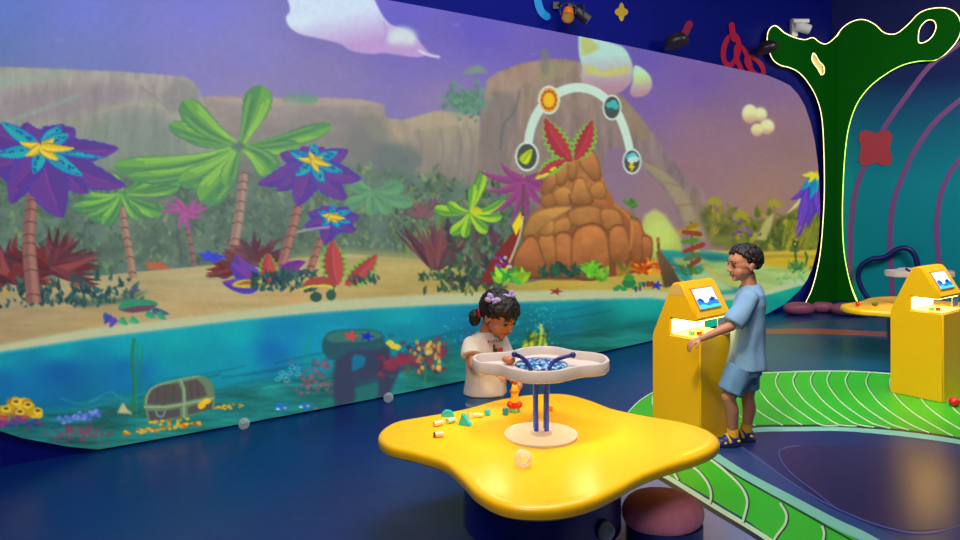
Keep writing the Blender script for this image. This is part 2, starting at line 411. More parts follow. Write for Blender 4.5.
# --- sky
CV[:] = ctrl([(-150, -60, (92, 118, 180)), (0, -60, (92, 112, 190)), (0, 10, (98, 120, 186)), (0, 45, (100, 118, 168)), (80, 10, (112, 122, 192)), (80, 60, (112, 122, 172)), (200, 10, (122, 124, 198)), (200, 70, (128, 124, 178)), (250, 60, (128, 126, 186)), (250, 90, (140, 130, 168)),
    (330, 80, (132, 122, 170)), (400, 20, (104, 98, 188)), (420, 60, (118, 108, 176)), (440, 100, (136, 122, 160)), (480, 30, (100, 90, 178)), (560, 40, (108, 94, 168)), (640, 60, (100, 86, 160)), (650, 100, (116, 94, 152)), (700, 80, (110, 88, 152)), (700, 130, (136, 108, 122)),
    (760, 90, (122, 98, 136)), (770, 130, (138, 110, 114)), (700, 170, (140, 110, 112)), (780, 170, (142, 114, 106)), (760, 200, (146, 118, 98)), (620, 170, (132, 110, 128)), (660, 190, (140, 116, 118)), (300, 150, (134, 128, 148)), (0, 90, (110, 118, 140))])
CV *= (1+(N1-.5)*.06)[..., None]
# --- rocks left and centre (washed by stray light)
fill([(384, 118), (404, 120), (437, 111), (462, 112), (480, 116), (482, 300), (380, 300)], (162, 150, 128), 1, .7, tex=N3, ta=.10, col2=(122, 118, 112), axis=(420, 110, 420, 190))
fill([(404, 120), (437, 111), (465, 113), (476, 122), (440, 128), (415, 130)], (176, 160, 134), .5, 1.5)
for x in (418, 440, 458, 470): line([(x, 128), (x+3, 150), (x-2, 185)], 2.2, (108, 102, 106), .4, 1)
fill([(200, 97), (226, 95.5), (255, 98), (311, 97), (359, 99), (384, 104), (386, 118), (398, 140), (410, 160), (410, 280), (190, 280)], (154, 142, 136), 1, .7, tex=N2, ta=.08, col2=(118, 120, 112), axis=(300, 98, 300, 165))
fill([(206, 97), (255, 99), (311, 98), (359, 100), (382, 104), (350, 106), (280, 106), (220, 102)], (176, 158, 144), .6, 1.2)
fill([(352, 108), (378, 112), (388, 124), (404, 132), (408, 150), (392, 146), (372, 138)], (170, 154, 126), .6, 1.5)
ov(368, 138, 22, 26, (104, 112, 108), .6, 4); ov(398, 160, 24, 18, (92, 108, 106), .7, 3); ov(330, 122, 40, 14, (124, 122, 122), .5, 5); ov(300, 98, 20, 6, (98, 142, 120), .55, 2); ov(308, 100, 10, 4, (90, 140, 110), .5, 1)
# big left mesa
fill([(-180, 62), (0, 66.7), (70, 69.6), (120, 71.5), (167, 75), (186, 77), (196, 84), (202, 97), (206, 112), (214, 140), (230, 260), (-180, 270)], (158, 152, 148), 1, .6, tex=N3, ta=.14, col2=(122, 134, 114), axis=(90, 75, 90, 200))
fill([(0, 92), (60, 86), (120, 84), (150, 92), (100, 108), (40, 122), (0, 128)], (134, 122, 134), .55, 4)
fill([(-20, 70), (70, 71), (76, 74), (30, 84), (-20, 94)], (146, 158, 142), .55, 2.5); line([(6, 122), (40, 110), (72, 98), (80, 94)], 3, (134, 176, 150), .55, 1.6)
line([(-60, 108), (-10, 84), (30, 78), (66, 71)], 5, (126, 166, 160), .35, 2.5)
fill([(80, 130), (110, 112), (150, 110), (178, 128), (190, 150), (170, 180), (90, 180)], (112, 130, 120), .55, 5)
line([(100, 112), (130, 104), (165, 108), (176, 118)], 2.5, (160, 164, 140), .5, 1.4); line([(120, 78), (145, 86), (156, 100), (168, 112)], 2.4, (168, 162, 140), .45, 1.4)
fill([(160, 96), (176, 80), (190, 82), (198, 92), (200, 104), (186, 112), (172, 112)], (128, 128, 128), .6, 1.5)
line([(140, 86), (158, 100), (172, 114)], 2, (100, 104, 106), .4, 1)
# central high rock and arch
hr = [(482, 110), (487, 80), (498, 72), (522, 63), (548, 59), (566, 59), (580, 62), (600, 80), (622, 96), (640, 116), (655, 138), (676, 164), (692, 183), (702, 199), (710, 214), (723, 240), (684, 240), (681, 222), (671, 201), (658, 182), (640, 168), (626, 150), (612, 146), (604, 160), (604, 215), (604, 280), (470, 290), (474, 200)]
fill(hr, (144, 128, 112), 1, .5, tex=N3, ta=.16, col2=(126, 110, 112), axis=(540, 60, 620, 200))
fill([(488, 82), (520, 65), (548, 61), (536, 76), (510, 92), (492, 92)], (160, 136, 122), .6, 1.2); fill([(548, 62), (578, 62), (566, 76), (540, 82), (534, 78)], (146, 140, 108), .6, 1.2)
fill([(492, 92), (512, 92), (520, 118), (508, 150), (512, 200), (480, 210), (482, 120)], (118, 112, 110), .6, 2.5); line([(520, 90), (514, 112), (504, 124), (500, 150)], 2.4, (84, 96, 96), .6, .8)
line([(534, 80), (530, 110), (540, 140)], 2.5, (156, 138, 118), .5, 1.2); ov(545, 62, 5, 14, (116, 118, 104), .7, 1.5)
fill([(590, 74), (622, 97), (644, 122), (655, 138), (640, 140), (616, 122), (600, 100)], (142, 124, 96), .55, 1.5)
fill([(640, 162), (660, 166), (684, 190), (700, 222), (708, 240), (690, 240), (680, 210), (664, 184)], (152, 140, 106), .75, 1.6)
for pp in ([(644, 160), (668, 172), (676, 168)], [(664, 182), (682, 186), (690, 182)], [(676, 206), (692, 204), (704, 206)], [(682, 224), (698, 220), (712, 222)]): line(pp, 1.6, (116, 104, 86), .6, .6)
fill([(688, 184), (700, 200), (718, 236), (706, 240), (694, 212)], (128, 116, 88), .6, 1.5)
fill([(700, 186), (712, 210), (724, 240), (716, 240), (704, 214)], (150, 134, 104), .5, 1)
# glowing cloud beyond arch
fill([(640, 258), (641, 228), (645, 215), (655, 209), (665, 215), (672, 226), (680, 236), (684, 260)], (176, 186, 112), .95, 1.8, col2=(160, 176, 84), axis=(650, 210, 660, 255))
ov(660, 236, 14, 16, (186, 206, 116), .6, 4)
# greenery on top of cliffs
ov(464, 104, 20, 11, (98, 134, 116), .75, 4)
for i in range(150): 
    x = R.gauss(465, 10); y = R.gauss(103, 7); leafp((x, y), (x+R.uniform(-5, 5), y-R.uniform(2, 7)), 4, 1, sub((94, 136, 114), R.uniform(.85, 1.1)), a=.75)
for an in range(-170, 10, 22): leafp((475, 72), (475+math.cos(math.radians(an))*14, 70+math.sin(math.radians(an))*9+3), 4, -3, (118, 140, 124), a=.7)
line([(475, 74), (473, 90)], 2, (120, 120, 110), .5)
# clouds
def cloud(poly_, top, bot, ya, yb_, a=1): fill(poly_, top, a, .6, 6, col2=bot, axis=(0, ya, 0, yb_))
fill([(286, -30), (290, 8), (286, 17), (289, 26), (300, 34), (322, 39), (340, 44), (352, 51), (372, 54), (382, 53), (392, 54), (412, 57), (420, 57), (428, 55), (436, 56), (441, 57), (430, 53), (424, 47), (415, 36), (404, 29), (392, 25), (383, 16), (374, -2), (360, -40)], (200, 214, 230), 1, .7, 5, col2=(180, 152, 200), axis=(340, 14, 346, 46))
ov(402, 38, 15, 11, (200, 216, 214), .9, 2.5); ov(400, 48, 14, 5, (176, 146, 190), .7, 2.5); line([(384, 22), (386, 34), (380, 44)], 1.6, (150, 136, 200), .7, 1); ov(300, 22, 11, 6, (206, 224, 232), .6, 2.5)
line([(418, 50), (428, 55), (440, 57)], 2.2, (216, 214, 226), .9, .6); line([(330, 26), (334, 30), (338, 27)], 1.4, (190, 196, 230), .7, .8)
# cloud upper right
fill([(579, 34), (584, 36), (596, 38), (612, 43), (624, 48), (631, 60), (633, 72), (630, 84), (618, 93), (600, 94), (586, 88), (581, 78), (582, 68), (579, 54)], (172, 204, 194), 1, .6, 5, col2=(166, 132, 146), axis=(605, 54, 606, 88))
fill([(580, 38), (590, 38), (600, 48), (590, 54), (582, 56)], (172, 178, 108), .9, 1.2); fill([(584, 64), (596, 68), (602, 72), (614, 68), (630, 66), (630, 73), (606, 77), (586, 74)], (186, 184, 104), .85, 1.6)
fill([(634, 66), (642, 68), (650, 76), (652, 86), (646, 95), (634, 97), (630, 92), (633, 80)], (174, 208, 176), 1, .6, 4, col2=(168, 134, 140), axis=(640, 74, 641, 93)); ov(641, 79, 8, 4, (184, 196, 120), .6, 1.5)
# small cloud
for (x, y, rx, ry) in ((750, 114, 8, 9.5), (760, 115, 7, 7), (767, 127, 7.5, 7.5), (757, 130, 6, 6.5)): ov(x, y, rx, ry, (206, 204, 150), 1, .5, col2=(176, 138, 126), axis=(x, y-1, x, y+ry))
for (x, y) in ((749, 110), (761, 112), (768, 124)): ov(x, y, 5, 4.5, (206, 214, 168), .8, 1.5)
for (x, y) in ((456, 24), (534, 53), (700, 60), (60, 40)): line([(x-4, y), (x, y+1.5), (x+3, y-1)], 1, (150, 146, 200), .6, .5)
# --- jungle band behind the sand
fill([(-180, 150), (0, 168), (60, 165), (110, 172), (160, 180), (200, 178), (240, 172), (300, 170), (350, 165), (400, 172), (440, 178), (480, 190), (520, 200), (560, 230), (600, 240), (600, 285), (-180, 290)], (88, 108, 96), .96, 3, tex=N2, ta=.22)
bush(-20, 178, 130, 278, [(78, 110, 88), (58, 88, 80), (104, 132, 94)], 330, 7, .6); bush(130, 185, 300, 265, [(92, 116, 94), (72, 96, 88), (118, 136, 104)], 380, 7, .5)
bush(300, 170, 440, 250, [(98, 128, 94), (76, 106, 88), (124, 142, 96)], 340, 7, .55); bush(395, 178, 530, 270, [(76, 106, 66), (54, 80, 62), (108, 128, 66)], 330, 7, .65)
for x, y, l in ((90, 262, 40), (94, 262, 34), (400, 250, 28), (404, 248, 36), (182, 250, 30), (480, 268, 30)):
    line([(x, y+14), (x+R.uniform(-8, 2), y-l*.5), (x+R.uniform(-14, 10), y-l)], 2.4, (72, 82, 84), .6, .6)
# glade
fill([(270, 262), (330, 250), (400, 252), (470, 258), (480, 275), (270, 285)], (140, 146, 96), .85, 3)
# right far shore vegetation
fill([(700, 215), (706, 206), (722, 212), (736, 222), (750, 218), (770, 222), (790, 212), (822, 200), (822, 262), (760, 262), (724, 248), (712, 246)], (92, 98, 44), .9, 2.2, tex=N2, ta=.35)
bush(712, 208, 735, 240, [(120, 118, 44), (88, 100, 46), (140, 128, 60)], 30, 9, .7); bush(735, 214, 822, 258, [(96, 108, 36), (70, 92, 36), (140, 136, 48), (120, 120, 40)], 130, 9, .7)
for cx_, cy_ in ((715, 202), (742, 216), (774, 204)):
    line([(cx_, cy_), (cx_+1, cy_+30)], 2, (120, 104, 60), .7)
    for an in range(-200, 30, 26): leafp((cx_, cy_), (cx_+math.cos(math.radians(an))*9, cy_+math.sin(math.radians(an))*8+2), 3.4, 2, (142, 138, 46), a=.85)
fill([(756, 240), (764, 222), (774, 212), (772, 226), (766, 240)], (176, 170, 110), .8, .8)
# --- sand
fill([(-180, 292), (0, 284), (60, 278), (100, 276), (140, 272), (215, 265), (260, 270), (300, 258), (350, 254), (400, 258), (440, 262), (470, 276), (520, 284), (600, 270), (640, 262), (690, 250), (760, 252), (822, 250), (822, 300), (822, 330), (-180, 400)], (168, 160, 124), 1, .8, tex=N4, ta=.05, col2=(168, 138, 92), axis=(300, 262, 308, 300))
CVs = ctrl([(0, 300, (150, 140, 108)), (0, 330, (156, 136, 104)), (100, 290, (164, 158, 124)), (100, 315, (166, 142, 102)), (200, 285, (174, 166, 128)), (200, 305, (172, 146, 104)), (300, 270, (172, 162, 118)), (300, 295, (176, 148, 102)), (400, 270, (172, 160, 106)), (400, 287, (162, 142, 88)),
    (480, 290, (150, 140, 76)), (560, 288, (170, 148, 70)), (640, 275, (178, 158, 74)), (640, 288, (160, 146, 70)), (700, 285, (170, 166, 96)), (720, 256, (176, 156, 74)), (800, 255, (176, 152, 40)), (800, 272, (186, 176, 86))])
r = mask([(-170, 292), (0, 284), (100, 276), (215, 265), (300, 258), (400, 258), (440, 262), (470, 276), (520, 284), (600, 270), (640, 262), (690, 250), (760, 252), (822, 250), (822, 330), (-170, 420)], .8)
m_, ys_, xs_ = r; CV[ys_, xs_] = CV[ys_, xs_]*(1-m_[..., None])+(CVs*(1+(N4-.5)*.16)[..., None])[ys_, xs_]*m_[..., None]
line([(120, 284), (190, 280), (260, 276)], 3, (136, 138, 110), .45, 1.2); line([(0, 320), (60, 312), (130, 306)], 4, (146, 124, 96), .4, 2)
# river and lagoon at right
fill([(660, 250), (700, 252), (740, 256), (730, 262), (700, 266), (712, 276), (730, 286), (770, 296), (700, 300), (688, 286), (672, 270), (662, 262)], (30, 128, 134), .9, 1.2, tex=N4, ta=.3)
fill([(700, 262), (760, 262), (822, 270), (822, 292), (770, 292), (735, 284), (715, 272)], (150, 176, 112), .95, 2, tex=N4, ta=.2)
fill([(672, 258), (700, 258), (712, 262), (690, 268), (676, 264)], (166, 160, 96), .8, 1.2); line([(700, 251), (722, 254), (740, 258)], 2, (40, 130, 140), .8, .6); line([(742, 260), (780, 256), (822, 258)], 3, (130, 104, 30), .6, 1)
fill([(745, 262), (780, 259), (822, 262), (822, 268), (780, 268)], (178, 150, 40), .8, 1.5)
fill([(690, 272), (705, 270), (722, 280), (735, 290), (705, 292), (692, 284)], (168, 186, 128), .85, 1.8)
# --- foam and water
shore = [(-180, 366), (0, 345), (92, 328), (167, 320), (240, 311), (311, 302), (380, 297), (440, 294), (520, 291), (600, 290), (650, 290), (700, 296), (760, 292), (800, 279), (822, 274)]
wat = [(-180, 376), (0, 352), (92, 338), (167, 329), (240, 320), (311, 313), (380, 308), (440, 305), (520, 302), (600, 299), (650, 298), (700, 303), (760, 297), (800, 286), (822, 282)]
fill(shore+[(822, 490), (-180, 490)], (174, 182, 150), .9, 1.2)
r = mask(wat+[(822, 490), (-180, 490)], .7)
TW = np.array((.50, 1.03, 1.0), np.float32)
Wt = ctrl([(0, 358, (28, 128, 150)), (0, 380, (12, 92, 142)), (60, 350, (30, 138, 152)), (60, 370, (6, 84, 142)), (60, 400, (14, 96, 140)), (130, 345, (30, 142, 158)), (130, 370, (8, 96, 146)), (180, 340, (38, 148, 158)), (190, 362, (20, 132, 154)), (240, 332, (40, 150, 160)), (240, 360, (18, 128, 152)), (280, 335, (20, 118, 160)), (270, 350, (4, 96, 152)),
    (330, 330, (24, 132, 160)), (320, 352, (10, 124, 152)), (400, 315, (36, 144, 156)), (400, 335, (16, 118, 142)), (450, 312, (24, 120, 150)), (480, 330, (10, 100, 132)), (560, 310, (20, 128, 140)), (560, 330, (8, 96, 118)), (640, 305, (50, 146, 140)), (640, 330, (10, 110, 112)), (700, 305, (90, 160, 130)), (780, 290, (60, 150, 128)), (780, 305, (0, 116, 118)), (815, 290, (10, 120, 120)),
    (0, 425, (30, 84, 100)), (100, 430, (44, 96, 98)), (180, 410, (40, 106, 106)), (260, 400, (30, 104, 114)), (340, 390, (34, 104, 104)), (440, 368, (32, 96, 92)), (540, 345, (16, 92, 92)), (600, 340, (12, 88, 84)), (-120, 420, (16, 70, 100))], 3.4, 120)
m_, ys_, xs_ = r; CV[ys_, xs_] = CV[ys_, xs_]*(1-m_[..., None])+(Wt*TW*(1+(N1-.5)*.18)[..., None])[ys_, xs_]*m_[..., None]
line([(x, y+1) for x, y in wat[:12]], 2.2, (110, 170, 164), .5, .8); line([(x, y+5) for x, y in wat[2:12]], 4, (50, 140, 160), .35, 2)
# light shafts and swirls under water
for x in (150, 175, 205, 260, 300, 420, 470): fill([(x, 335), (x+8, 333), (x-14, 380), (x-30, 384)], (60, 170, 176), .10, 3)
for pp in ([(90, 402), (110, 392), (125, 400), (145, 392)], [(84, 410), (104, 404), (130, 410), (160, 396)], [(60, 398), (82, 404), (100, 398)], [(200, 400), (240, 392), (280, 386)], [(460, 320), (490, 316), (520, 322)]): line(pp, 1.6, (40, 150, 176), .5, .8)
# sea bed stripes
bed = [(-180, 425), (0, 408), (60, 410), (110, 402), (170, 394), (230, 388), (300, 378), (360, 370), (440, 356), (520, 342), (612, 328), (660, 320), (660, 360), (430, 410), (240, 440), (100, 470), (-180, 480)]
fill(bed, (40, 104, 96), .62, 4, tex=N4, ta=.75)
for i in range(60):
    x = R.uniform(0, 560); y = 430-(x)*.175+R.uniform(-22, 12); L = R.uniform(30, 80)
    line([(x, y), (x+L*.5, y-L*.09+R.uniform(-2, 2)), (x+L, y-L*.18)], R.uniform(.8, 1.8), R.choice([(30, 84, 92), (58, 128, 118), (26, 78, 88)]), .5, .6)
#--- treasure chest
line([(134, 338), (132, 360), (134, 385), (131, 415)], 3, (40, 110, 60), .8, .7); line([(143, 345), (141, 370), (144, 400), (141, 418)], 1.6, (40, 120, 70), .7, .6); line([(138, 342), (136, 380), (137, 418)], 1.6, (50, 126, 66), .7, .6)
fill([(144, 405), (145, 396), (150, 388), (160, 383), (184, 378), (200, 375.5), (208, 378), (213, 384), (215, 396), (215, 408), (184, 418), (148, 424)], (98, 120, 96), 1, .4)
fill([(147, 404), (148, 396), (153, 389), (162, 385), (178, 383), (182, 392), (182, 402), (164, 405)], (82, 76, 76), .95, .4); fill([(186, 401), (186, 389), (183, 382), (197, 379), (204, 386), (207, 396)], (84, 76, 76), .95, .4)
for x in (158, 166, 174): line([(x, 386), (x-1, 403)], .8, (58, 56, 64), .7)
for x in (190, 197): line([(x, 381), (x+2, 399)], .8, (58, 56, 64), .7)
line([(144, 407), (164, 407), (184, 404), (214, 398)], 2.0, (138, 158, 122), 1, .3); line([(180, 380), (184, 390), (184, 418)], 2.0, (134, 156, 122), 1, .3)
line([(146, 404), (148, 394), (156, 386), (182, 379), (200, 376)], 1.6, (130, 152, 120), 1, .3)
fill([(148, 411), (164, 411), (180, 408), (180, 417), (150, 421)], (76, 72, 78), .9, .4); fill([(188, 407), (212, 401), (212, 409), (188, 415)], (78, 74, 76), .9, .4); line([(156, 411), (158, 416), (163, 416), (165, 411)], 1.6, (120, 150, 150), .9)
def coins(x0, x1, y0, sl, n, s=2.2):
    for i in range(n): x = R.uniform(x0, x1); ov(x, y0+(x-x0)*sl+R.uniform(-2.2, 2.2), s*R.uniform(.7, 1.2), s*.55, R.choice([(180, 132, 40), (214, 170, 50), (150, 96, 40), (198, 150, 60)]), .95)
coins(122, 200, 434, -.14, 60); coins(148, 190, 424, -.1, 14); coins(214, 244, 408, -.08, 18, 1.8); ov(202, 405, 5, 3.5, (212, 172, 40), 1, .3, -.8); ov(207, 401, 4, 3, (220, 184, 60), .9, .3)
fill([(117, 413), (123, 402), (127, 409), (133, 414)], (196, 176, 130), .9, .6)
# corals left
for i in range(26): ov(R.uniform(2, 40), R.uniform(400, 418), R.uniform(3, 5.5), R.uniform(3, 5), R.choice([(176, 140, 40), (146, 110, 50), (204, 170, 48)]), .9, .4)
for (x, y) in ((16, 402), (28, 405), (6, 409), (38, 411), (20, 412)): ov(x, y, 4.8, 3.4, (212, 180, 60), .95, .3); ov(x, y-.5, 2.6, 1.6, (70, 56, 50), .9)
for i in range(50): ov(R.uniform(-10, 40), R.uniform(416, 426), 3, 1.8, R.choice([(150, 50, 90), (60, 60, 140), (120, 60, 110)]), .6, .4)
for i in range(60): x = R.uniform(58, 100); ov(x, 420-(x-58)*.17+R.uniform(-4, 4), 2.2, 1.5, R.choice([(90, 120, 190), (60, 90, 170), (120, 140, 200)]), .8)
for i in range(90): x = R.gauss(78, 14); ov(x, 433+R.gauss(0, 4)-(x-78)*.05, 2, 1.3, (128, 58, 84), .55, .3)
line([(40, 425), (52, 436), (70, 444)], 1.2, (150, 60, 80), .5)
for i in range(70): x = R.gauss(316, 12); ov(x, 378+R.gauss(0, 9)-(x-316)*.2, 2.4, 2, R.choice([(128, 90, 102), (110, 78, 96), (146, 96, 106)]), .6, .3)
for (x, y) in ((278, 379), (284, 376), (290, 373), (297, 368), (282, 373), (292, 367), (287, 380), (298, 374)): line([(x-3, y+1), (x, y-2), (x+3, y), (x, y+2), (x-3, y+1)], .9, (130, 180, 190), .8)
for x, y in ((281, 407), (304, 405)):
    for k in range(12): ov(x+R.gauss(0, 4), y+R.gauss(0, 2), 3, 2, (30, 110, 170), .8); 
    ov(x-3, y+2, 2, 1.2, (190, 210, 220), .9); ov(x+4, y+1, 1.8, 1.2, (220, 170, 90), .8)
line([(309, 335), (308, 350), (310, 368)], 1.6, (50, 140, 90), .6, .5); line([(304, 345), (305, 368)], 1.2, (50, 140, 90), .6, .5)
# sunken stone table
fill([(338, 352), (356, 346), (382, 342), (388, 350), (392, 372), (390, 392), (350, 402), (334, 406), (332, 380)], (48, 62, 86), .8, 2)
fill([(336, 354), (388, 344), (392, 360), (400, 372), (386, 398), (376, 400), (380, 376), (356, 380), (354, 402), (336, 408), (334, 376)], (56, 62, 84), .9, 1)
fill([(352, 372), (364, 366), (366, 357), (356, 354), (352, 358)], (16, 112, 140), .9, .8); fill([(355, 388), (378, 382), (378, 396), (356, 400)], (40, 110, 104), .8, 1)
fill([(324, 338), (332, 331), (354, 329), (374, 330), (383, 335), (384, 345), (376, 350), (352, 350), (334, 360), (325, 355), (322, 346)], (42, 82, 92), 1, .6, 4)
fill([(326, 338), (334, 332), (354, 330), (374, 331), (382, 336), (370, 341), (346, 342), (332, 342)], (60, 112, 104), .9, .8, 3)
def star(x, y, r_, c, a=1, sy=.6):
    P = []
    for i in range(10): rr = r_ if i % 2 == 0 else r_*.38; t = i/10*2*math.pi-1.3; P.append((x+rr*math.cos(t), y+rr*math.sin(t)*sy))
    fill(P, c, a)
star(351, 336, 9, (176, 74, 74), 1, .8); star(367, 336.5, 8, (24, 44, 168), 1, .7)
line([(386, 395), (396, 365), (412, 352)], 8, (58, 60, 84), .6, 1.5); line([(352, 378), (384, 372), (420, 364)], 7, (56, 66, 86), .75, 1.5)
# coral garden centre
for i in range(120): x = R.uniform(378, 446); ov(x, 364+R.gauss(0, 8)-(x-378)*.16, 3.2, 2.2, R.choice([(120, 50, 70), (92, 42, 74), (60, 60, 80), (140, 60, 70), (50, 90, 90)]), .7, .4)
for (x, y) in ((393, 346), (390, 343), (397, 347)): ov(x, y, 4, 3, (206, 192, 60), .9, .3)
for i in range(50): x = R.choice([R.gauss(418, 3), R.gauss(432, 3), R.gauss(438, 2)]); ov(x, R.uniform(342, 372), 1.8, 2.6, R.choice([(208, 180, 92), (176, 140, 80), (120, 70, 70)]), .85)
line([(411, 385), (408, 365), (412, 350)], 2.4, (40, 110, 70), .8, .5); line([(424, 386), (426, 370), (422, 356)], 2, (70, 120, 70), .8, .5)
fill([(384, 366), (396, 356), (416, 354), (418, 360), (402, 366), (390, 372)], (140, 50, 72), .7, 1)
# coral by girl and bubbles
for k in range(16):
    x = R.uniform(522, 556); y0 = 352-(x-522)*.06; tx = x+R.uniform(-6, 6); ty = y0-R.uniform(10, 28)*(1-abs(x-538)/40)
    line([(x, y0), ((x+tx)/2+R.uniform(-3, 3), (y0+ty)/2), (tx, ty)], 3, R.choice([(160, 170, 40), (108, 124, 40), (186, 190, 56)]), .95, .3)
for k in range(22): ov(R.uniform(524, 556), R.uniform(330, 350), 1.4, 2, (60, 70, 30), .7)
for k in range(90): x = R.choice([R.gauss(538, 14), R.gauss(542, 8), R.gauss(470, 18)]); ov(x, R.uniform(306, 345), .8, .8, (120, 190, 200), .6)
for k in range(40): ov(R.uniform(460, 520), R.uniform(330, 350), 2, 1.6, R.choice([(120, 60, 80), (70, 80, 90)]), .5)
# --- plants on the beach: big dark red bushes left
def spiky(cx_, cy_, r_, n, pal, wd_=5, a0=-200, a1=20, a=.95):
    for i in range(n):
        an = math.radians(R.uniform(a0, a1)); L = r_*R.uniform(.55, 1.1); leafp((cx_+R.uniform(-4, 4), cy_+R.uniform(-3, 3)), (cx_+math.cos(an)*L, cy_+math.sin(an)*L*.8), wd_, R.uniform(-6, 6), sub(R.choice(pal), R.uniform(.8, 1.15)), a=a)
REDS = [(104, 58, 66), (86, 52, 62), (122, 66, 68), (110, 50, 54)]
spiky(10, 280, 60, 60, REDS, 8); spiky(52, 268, 48, 50, REDS, 7, -180, 40); spiky(254, 262, 38, 56, [(96, 62, 76), (112, 66, 72), (84, 58, 70)], 7); spiky(232, 272, 26, 22, REDS, 6, -210, -120)
for pp in ([(70, 284), (84, 286), (97, 288)], [(206, 276), (220, 272), (230, 270)]): line(pp, 3, (120, 70, 62), .9, .5)
spiky(436, 268, 58, 50, [(98, 60, 72), (112, 70, 70), (82, 60, 74)], 4.5, -135, -50); spiky(424, 215, 26, 40, [(116, 78, 88), (104, 84, 84)], 4, -180, 0, .7)
bush(20, 280, 140, 305, [(50, 86, 84), (40, 74, 78), (64, 98, 84)], 90, 7, .9); bush(0, 290, 110, 308, [(44, 78, 82), (36, 68, 76)], 70, 7, .9); fill([(70, 292), (90, 300), (118, 298), (140, 292), (150, 290), (130, 302), (80, 308)], (52, 84, 80), .7, 1.5)
for i in range(16): leafp((160+R.uniform(-15, 10), 269), (160+R.uniform(-18, 12), 262+R.uniform(-2, 3)), 3, 0, (170, 96, 70), a=.8)
bush(446, 230, 500, 292, [(56, 82, 72), (44, 66, 66), (70, 94, 66), (90, 60, 72)], 150, 10, .8); bush(416, 268, 500, 296, [(46, 72, 62), (60, 90, 60)], 60, 6, .85)
# banana palms (green)
def palm(cx_, cy_, fr, g1=(80, 134, 84), g2=(102, 156, 78), edge=(62, 108, 84), a=.95, st=(158, 208, 84)):
    for (dx, dy, ww, bd) in fr: leafp((cx_, cy_), (cx_+dx, cy_+dy), ww, bd, g1, g2, edge, a, rib=None, jag=.03, rnd=1, ex=.7, streak=st)
def trunk(pts, w0, w1, c1, c2, n=7, a=.95):
    line(pts, lambda t: w0+(w1-w0)*t, c1, a, .3); P = cr2(pts, 8, False)
    line([(x+w0*.22, y) for x, y in pts], lambda t: (w0+(w1-w0)*t)*.4, c2, a*.7, .6)
    for k in range(n):
        i = int((k+.5)/n*(len(P)-1)); x, y = P[i]; ww = (w0+(w1-w0)*i/len(P))/2; line([(x-ww*1.05, y+1), (x, y-1), (x+ww*1.05, y+1)], 1.2, sub(c1, .68), a, .2)
trunk([(122, 205), (125, 228), (129, 250), (133, 278)], 7, 8, (142, 112, 100), (172, 142, 118))
palm(122, 193, [(-14, -16, 14, 4), (-40, 2, 11, -8), (-34, 24, 15, -10), (-50, 14, 12, -9), (-20, 32, 13, -5), (34, -24, 14, 8), (62, -14, 12, 7), (58, -6, 9, 6), (40, 20, 15, 6), (18, 26, 11, 4)], (74, 126, 84), (98, 152, 82))
trunk([(244, 172), (242, 190), (239, 215), (234, 245)], 9, 10, (142, 116, 108), (174, 146, 124))
palm(240, 146, [(-58, -14, 14, -6), (-72, -22, 16, -4), (-58, -46, 24, -10), (-128, 20, 20, -16), (-114, 30, 13, -22), (92, -21, 15, 8), (60, -2, 14, 8), (-62, 36, 22, -14), (-40, 56, 30, -8), (22, -61, 27, 4), (34, 30, 24, -8), (-14, 40, 16, 2)])
ov(238, 147, 7, 4, (84, 104, 108), .8, 1.2)
palm(470, 212, [(14, -42, 10, 3), (-36, -4, 11, -4), (-20, 22, 11, -5), (-6, 26, 10, 0), (18, 20, 11, 4), (32, 4, 10, 6), (36, -12, 11, 9), (-22, -10, 9, -5), (4, -28, 9, 0)], (92, 146, 66), (140, 184, 60), (60, 104, 66), st=(190, 214, 60)); ov(476, 211, 6, 4, (196, 196, 40), .8, .8)
line([(472, 225), (474, 245), (476, 262)], 5, (92, 84, 72), .7, .6)
# soft green palm mid
palm(372, 190, [(-20, -10, 16, -6), (30, -8, 16, 8), (42, 12, 13, 8), (-28, 14, 14, -8), (20, 22, 14, 5), (0, 26, 13, 2)], (88, 140, 106), (98, 150, 106), (86, 130, 104), a=.6, st=(118, 166, 112))
# magenta palms
def mpalm(cx_, cy_, n, r_, c, wd_=6, a=.9, sy=.8):
    for i in range(n):
        an = -math.pi+i/(n-1)*math.pi*1.9-.9*math.pi*.0; leafp((cx_, cy_), (cx_+math.cos(an)*r_, cy_+abs(math.sin(an))*r_*.5*(1 if math.sin(an) > 0 else -.7)*sy+r_*.15), wd_, 5*(1 if math.cos(an) > 0 else -1), c, sub(c, 1.12), a=a)
trunk([(187, 228), (191, 245), (194, 266)], 4.5, 5, (126, 96, 96), (150, 118, 108), 5, .85)
for dx, dy in ((-24, -10), (-26, 0), (-14, -16), (-8, 18), (4, 20), (18, -10), (24, -6), (10, -14), (16, 6)): leafp((186, 212), (186+dx, 212+dy), 6, 2, (148, 80, 132), (160, 90, 142), a=.9)
for dx, dy, bd in ((-46, -10, -8), (-38, 10, -10), (-34, 34, -10), (-14, 44, -4), (6, 46, 2), (24, 28, 6), (36, -2, 8), (20, -12, 6), (-24, -18, -6), (36, 10, 7)): leafp((524, 180), (524+dx, 180+dy), 8, bd, (126, 62, 112), (142, 72, 124), a=.92)
line([(524, 184), (523, 210), (526, 240)], 3.4, (90, 70, 66), .7)
